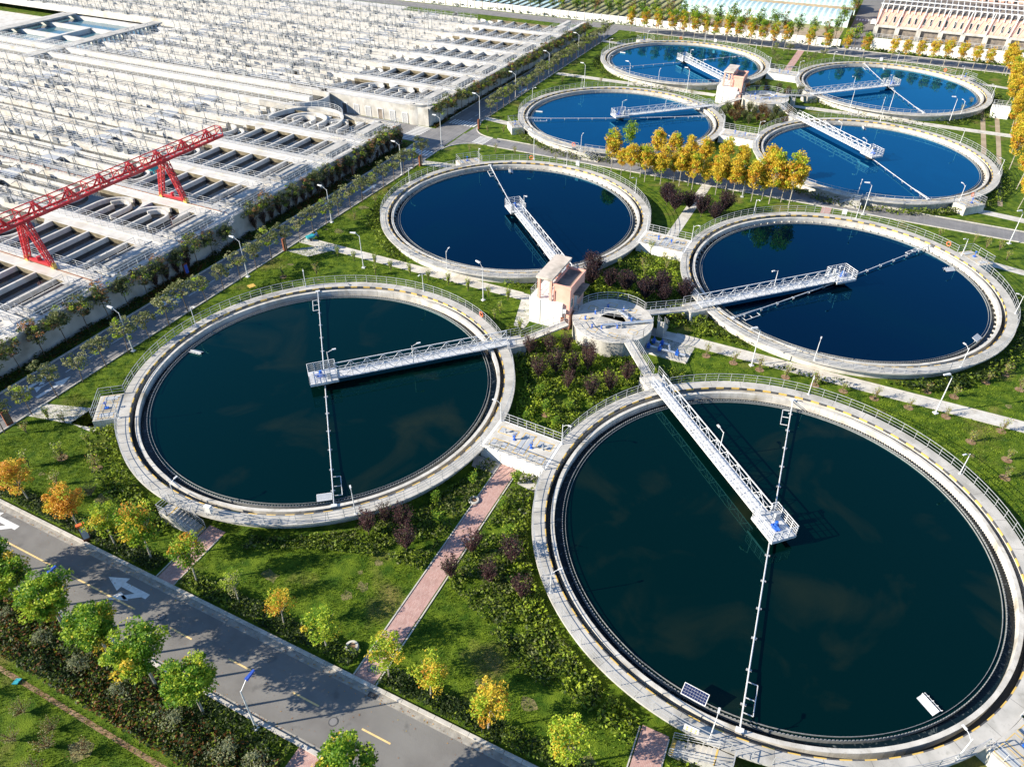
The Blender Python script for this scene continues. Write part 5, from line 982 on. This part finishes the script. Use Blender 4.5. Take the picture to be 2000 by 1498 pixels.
put(g9, [(33.5, 212), (34, 222), (35, 245), (34.3, 255), (40, 201), (-60, 215), (-66, 222), (-52, 216), (-80, 219)], lambda i, p: f'green tree in the fields beyond the wall, {nth(i)} of nine', .8, 1.1)
RC = [(79.8, 190.3), (80.2, 176.1), (80.6, 166.5), (78.2, 157.6), (79.6, 152.5), (80.1, 146.5), (80.0, 183.1), (77.8, 116.2), (78.6, 126.3), (78.6, 105.9), (78.4, 96), (80, 135), (79, 140.5), (80, 120)]
put(y1, RC, lambda i, p: f'yellow tree in the leaning clump at the right edge, {nth(i)} of fourteen', .85, 1.1, .12, group='leaning yellow trees at the right edge')
# cedars and red shrubs round the rear well
vr = [vase('conifer_shrub', 3.4, 1.0, ['olive', 'dark'], (.6, .4), 60, .10, 'dense shrubs round the rear well'), vase('conifer_shrub', 3.0, 1.1, ['redbrown', 'olive', 'purple'], (.5, .3, .2), 56, .10, 'dense shrubs round the rear well')]
put(vr, [(20 + 3.0 * i + (j % 2) * 1.4, 119.5 + 2.6 * j) for j in range(4) for i in range(5) if abs(26.5 - (20 + 3 * i)) < 7.6 - abs(j - 2) * .4], lambda i, p: f'dense shrub in the bed in front of the rear well, {nth(i)} of the planting', .8, 1.15)
put([vr[1]] + [vr[0]], [(20 + 2.6 * i, 143.5 + (i % 2) * 2) for i in range(6)], lambda i, p: f'reddish shrub in the bed behind the rear well, {nth(i)} from the left', .9, 1.2)
put(g3, [(23, 170), (29.5, 171), (31.5, 180), (33.5, 183.5), (24, 183), (20, 184), (20.5, 178), (30.5, 176)], lambda i, p: f'small tree beside the far brick path between the back row tanks, {nth(i)} of eight', .7, 1.0)

# ---------------- ground cover (stuff) ----------------
TC = np.array([T[k_] for k_ in 'ABCDFEGH'])
def scatter(x0, x1, y0, y1, dens, test=None, rmin=23.35, rmax=None):
    n = int((x1 - x0) * (y1 - y0) * dens); P = np.stack([rng.uniform(x0, x1, n), rng.uniform(y0, y1, n)], 1)
    d = np.hypot(P[:, None, 0] - TC[None, :, 0], P[:, None, 1] - TC[None, :, 1]).min(1); k_ = d > rmin
    if rmax: k_ &= d < rmax
    if test is not None: k_ &= test(P[:, 0], P[:, 1])
    return P[k_]
def vnoise(P, s, seed=0):
    r_ = np.random.default_rng(seed); v = np.zeros(len(P))
    for i in range(6):
        a = r_.uniform(0, 6.28); f = s * r_.uniform(.6, 2.2); v += np.sin((P[:, 0] * math.cos(a) + P[:, 1] * math.sin(a)) * f + r_.uniform(0, 6.28))
    return v / 3.5
def cover(name, P, h, leaf, mats, w_, spread=.5, seed=1):
    leaf *= 1.25; h *= 1.35; P = P[~(((P[:, 1] > 28.3) & (P[:, 1] < 31) & ((P[:, 0] < 16) | (P[:, 0] > 31))) | ((P[:, 1] > 136.7) & (P[:, 1] < 139.2)))]
    P = P[vnoise(P, 1.1, seed + 5) > -.62] if spread else P
    nz = vnoise(P, 1.6, seed); z = h * (.55 + .35 * nz + rng.uniform(-.35, .35, len(P))); z = np.clip(z, .03, None)
    mi = rng.choice(len(mats), size=len(P), p=np.array(w_) / sum(w_)); mi = np.where((vnoise(P, .35, seed + 9) > .45) & (rng.random(len(P)) < .5), len(mats) - 1, mi)
    o = npmesh(name, leafquads(np.column_stack([P, z]), leaf, .5), 4, ['l_' + x for x in mats], mi); return tag(o, kind='stuff')
nopath = lambda x, y: ~((x > 24.7) & (x < 27.5)) & ~((x > 2.9) & (x < 5.6)) & ~((x > 47.3) & (x < 50.2))
soilm = []
cover('shrub_ground_cover', scatter(14, 38.5, 2.9, 22, 62, lambda x, y: (np.hypot(x - 27.1, y - 26.4) > 5.6)), .5, .13, ['hedge', 'hedgedark', 'lime'], (.55, .3, .15), seed=2)
cover('shrub_ground_cover', scatter(14, 38.5, 31, 50, 40, lambda x, y: (np.hypot(x - 27.1, y - 26.4) > 5.6) & ((y > 33) | (x > 22))), .5, .14, ['hedge', 'lime', 'hedgedark'], (.55, .25, .2), seed=3)
cover('shrub_ground_cover', scatter(8, 44, -23.5, -2.6, 60, lambda x, y: nopath(x, y) & (y > -18.2 - .12 * (x - 26) ** 2 * .15 - (x > 27) * (x - 27) * .30) & (y < -2.6)), .42, .12, ['hedge', 'hedgedark', 'olive'], (.5, .38, .12), seed=4)
cover('shrub_ground_cover', scatter(29, 58, -30, -6, 55, lambda x, y: nopath(x, y) & (y > -27.4), 23.35, 25.9), .5, .13, ['hedge', 'lime', 'hedgedark'], (.5, .3, .2), seed=5)
def ringtest(cx_, cy_, a0, a1):
    def f(x, y): a = np.degrees(np.arctan2(y - cy_, x - cx_)) % 360; return ((a - a0) % 360) < (a1 - a0)
    return f
cover('shrub_ground_cover', scatter(-28, 8, -28, 3, 55, lambda x, y: nopath(x, y) & ringtest(0, 0, 223, 270)(x, y), 23.35, 26.2), .7, .13, ['hedge', 'lime', 'hedgedark'], (.55, .2, .25), seed=6)
for i, (tk, a0, a1, ro, dn, ms_) in enumerate((('C', 150, 215, 25.6, 30, 'hedge'), ('C', 215, 300, 24.6, 34, 'hedge'), ('D', 225, 345, 25.2, 34, 'hedgedark'), ('D', 345, 380, 25.6, 26, 'hedgedark'), ('B', 60, 120, 23.9, 20, 'hedge'), ('F', 215, 285, 25.0, 22, 'olive'), ('E', 240, 330, 25.0, 22, 'olive'), ('E', 330, 380, 25.2, 16, 'hedge'), ('G', 175, 300, 25.0, 14, 'hedgedark'), ('H', 225, 400, 25.6, 14, 'hedgedark'))):
    c = T[tk]; P = scatter(c[0] - 27, c[0] + 27, c[1] - 27, c[1] + 27, dn, ringtest(c[0], c[1], a0, a1), 23.3, ro); cover('hedge', P, .8, .17, [ms_, 'hedgedark', 'hedge'], (.5, .3, .2), spread=0, seed=20 + i)
# dark hedge strip along the front road
cover('dark_hedge', scatter(-22, 56, -29.25, -27.6, 150, lambda x, y: nopath(x, y)), .5, .10, ['hedgedark', 'dark', 'hedge'], (.6, .3, .1), spread=0, seed=40)
cover('dark_hedge', scatter(12, 50, -37.6, -36.2, 120, lambda x, y: (x < 24.8) | (x > 27.1)), .5, .10, ['hedgedark', 'dark', 'hedge'], (.6, .3, .1), spread=0, seed=41)
cover('red_brown_hedge', scatter(-16, 34, -41.0, -36.3, 130, lambda x, y: ((x < 24.8) | (x > 27.1)) & ((x < 12) | (y < -37.6))), .55, .11, ['redbrown', 'hedgedark', 'hedge', 'dark'], (.24, .36, .16, .24), spread=0, seed=42)
cover('dark_hedge', scatter(-36.9, -34.7, -28, 74, 46), .45, .13, ['hedgedark', 'dark', 'redbrown'], (.55, .3, .15), spread=0, seed=43)
cover('dark_hedge', scatter(-36.9, -36.2, 90, 188, 40), .45, .15, ['hedgedark', 'dark', 'redbrown'], (.5, .2, .3), spread=0, seed=44)
cover('dark_hedge', scatter(-41, -35.5, 86.2, 91, 40, lambda x, y: np.hypot(x + 42, y - 91) > 5.5, 0), .45, .15, ['redbrown', 'hedgedark', 'dark'], (.6, .3, .1), spread=0, seed=45)
cover('dark_hedge', scatter(-110, 100, 200.8, 202.6, 10, lambda x, y: (x < 36) | (x > 44)), .7, .3, ['hedgedark', 'dark', 'hedge'], (.5, .3, .2), spread=0, seed=46)
# grass blades on the nearer lawns
def lawn(P, h, w_, seed):
    P = P[vnoise(P, .8, seed) + rng.normal(size=len(P)) * .4 > -.5]; n = len(P); z = np.zeros(n); a = rng.uniform(0, 6.28, n); hh = h * rng.uniform(.5, 1.3, n); l = rng.normal(size=(n, 2)) * .06
    A = np.column_stack([P[:, 0] - np.cos(a) * w_, P[:, 1] - np.sin(a) * w_, z]); B = np.column_stack([P[:, 0] + np.cos(a) * w_, P[:, 1] + np.sin(a) * w_, z]); Ct = np.column_stack([P[:, 0] + l[:, 0], P[:, 1] + l[:, 1], hh])
    return np.stack([A, B, Ct], 1).reshape(-1, 3)
notd = lambda x, y: nopath(x, y) & ((y < 28.4) | (y > 31)) & ((x > -27.7) | (y > 200))
V = [lawn(scatter(-27, 60, -28, -14, 60, notd), .16, .035, 1), lawn(scatter(-20, 40, -52, -41.2, 60, None, 0), .16, .035, 2), lawn(scatter(-27, 16, 14, 37, 22, lambda x, y: notd(x, y)), .16, .05, 3), lawn(scatter(-27.8, -20, -15, 75, 20, None), .16, .05, 4), lawn(scatter(34, 90, 12, 40, 20, lambda x, y: notd(x, y)), .16, .05, 5), lawn(scatter(60, 95, -30, 30, 14, lambda x, y: notd(x, y)), .16, .05, 6)]
tag(npmesh('grass', np.concatenate(V), 3, ['grassblade']), kind='stuff')
# fallen leaves on the front road
P = np.column_stack([rng.uniform(-25, 50, 900), np.concatenate([rng.uniform(-35.4, -30.0, 260), -30.05 - rng.exponential(.12, 440), -35.6 + rng.exponential(.1, 200)])]); P = np.column_stack([P, np.full(len(P), .05)])
d_ = leafquads(P, .07, 0); d_ = d_.reshape(-1, 4, 3); d_[:, :, 2] = .035 + (d_[:, :, 2] - .05) * .25; d_[:, :, 2] = np.clip(d_[:, :, 2], .03, .1)
tag(npmesh('fallen_leaves', d_.reshape(-1, 3), 4, ['l_orange', 'l_brownleaf', 'l_yellow'], rng.choice(3, len(P), p=[.3, .6, .1])), kind='stuff')
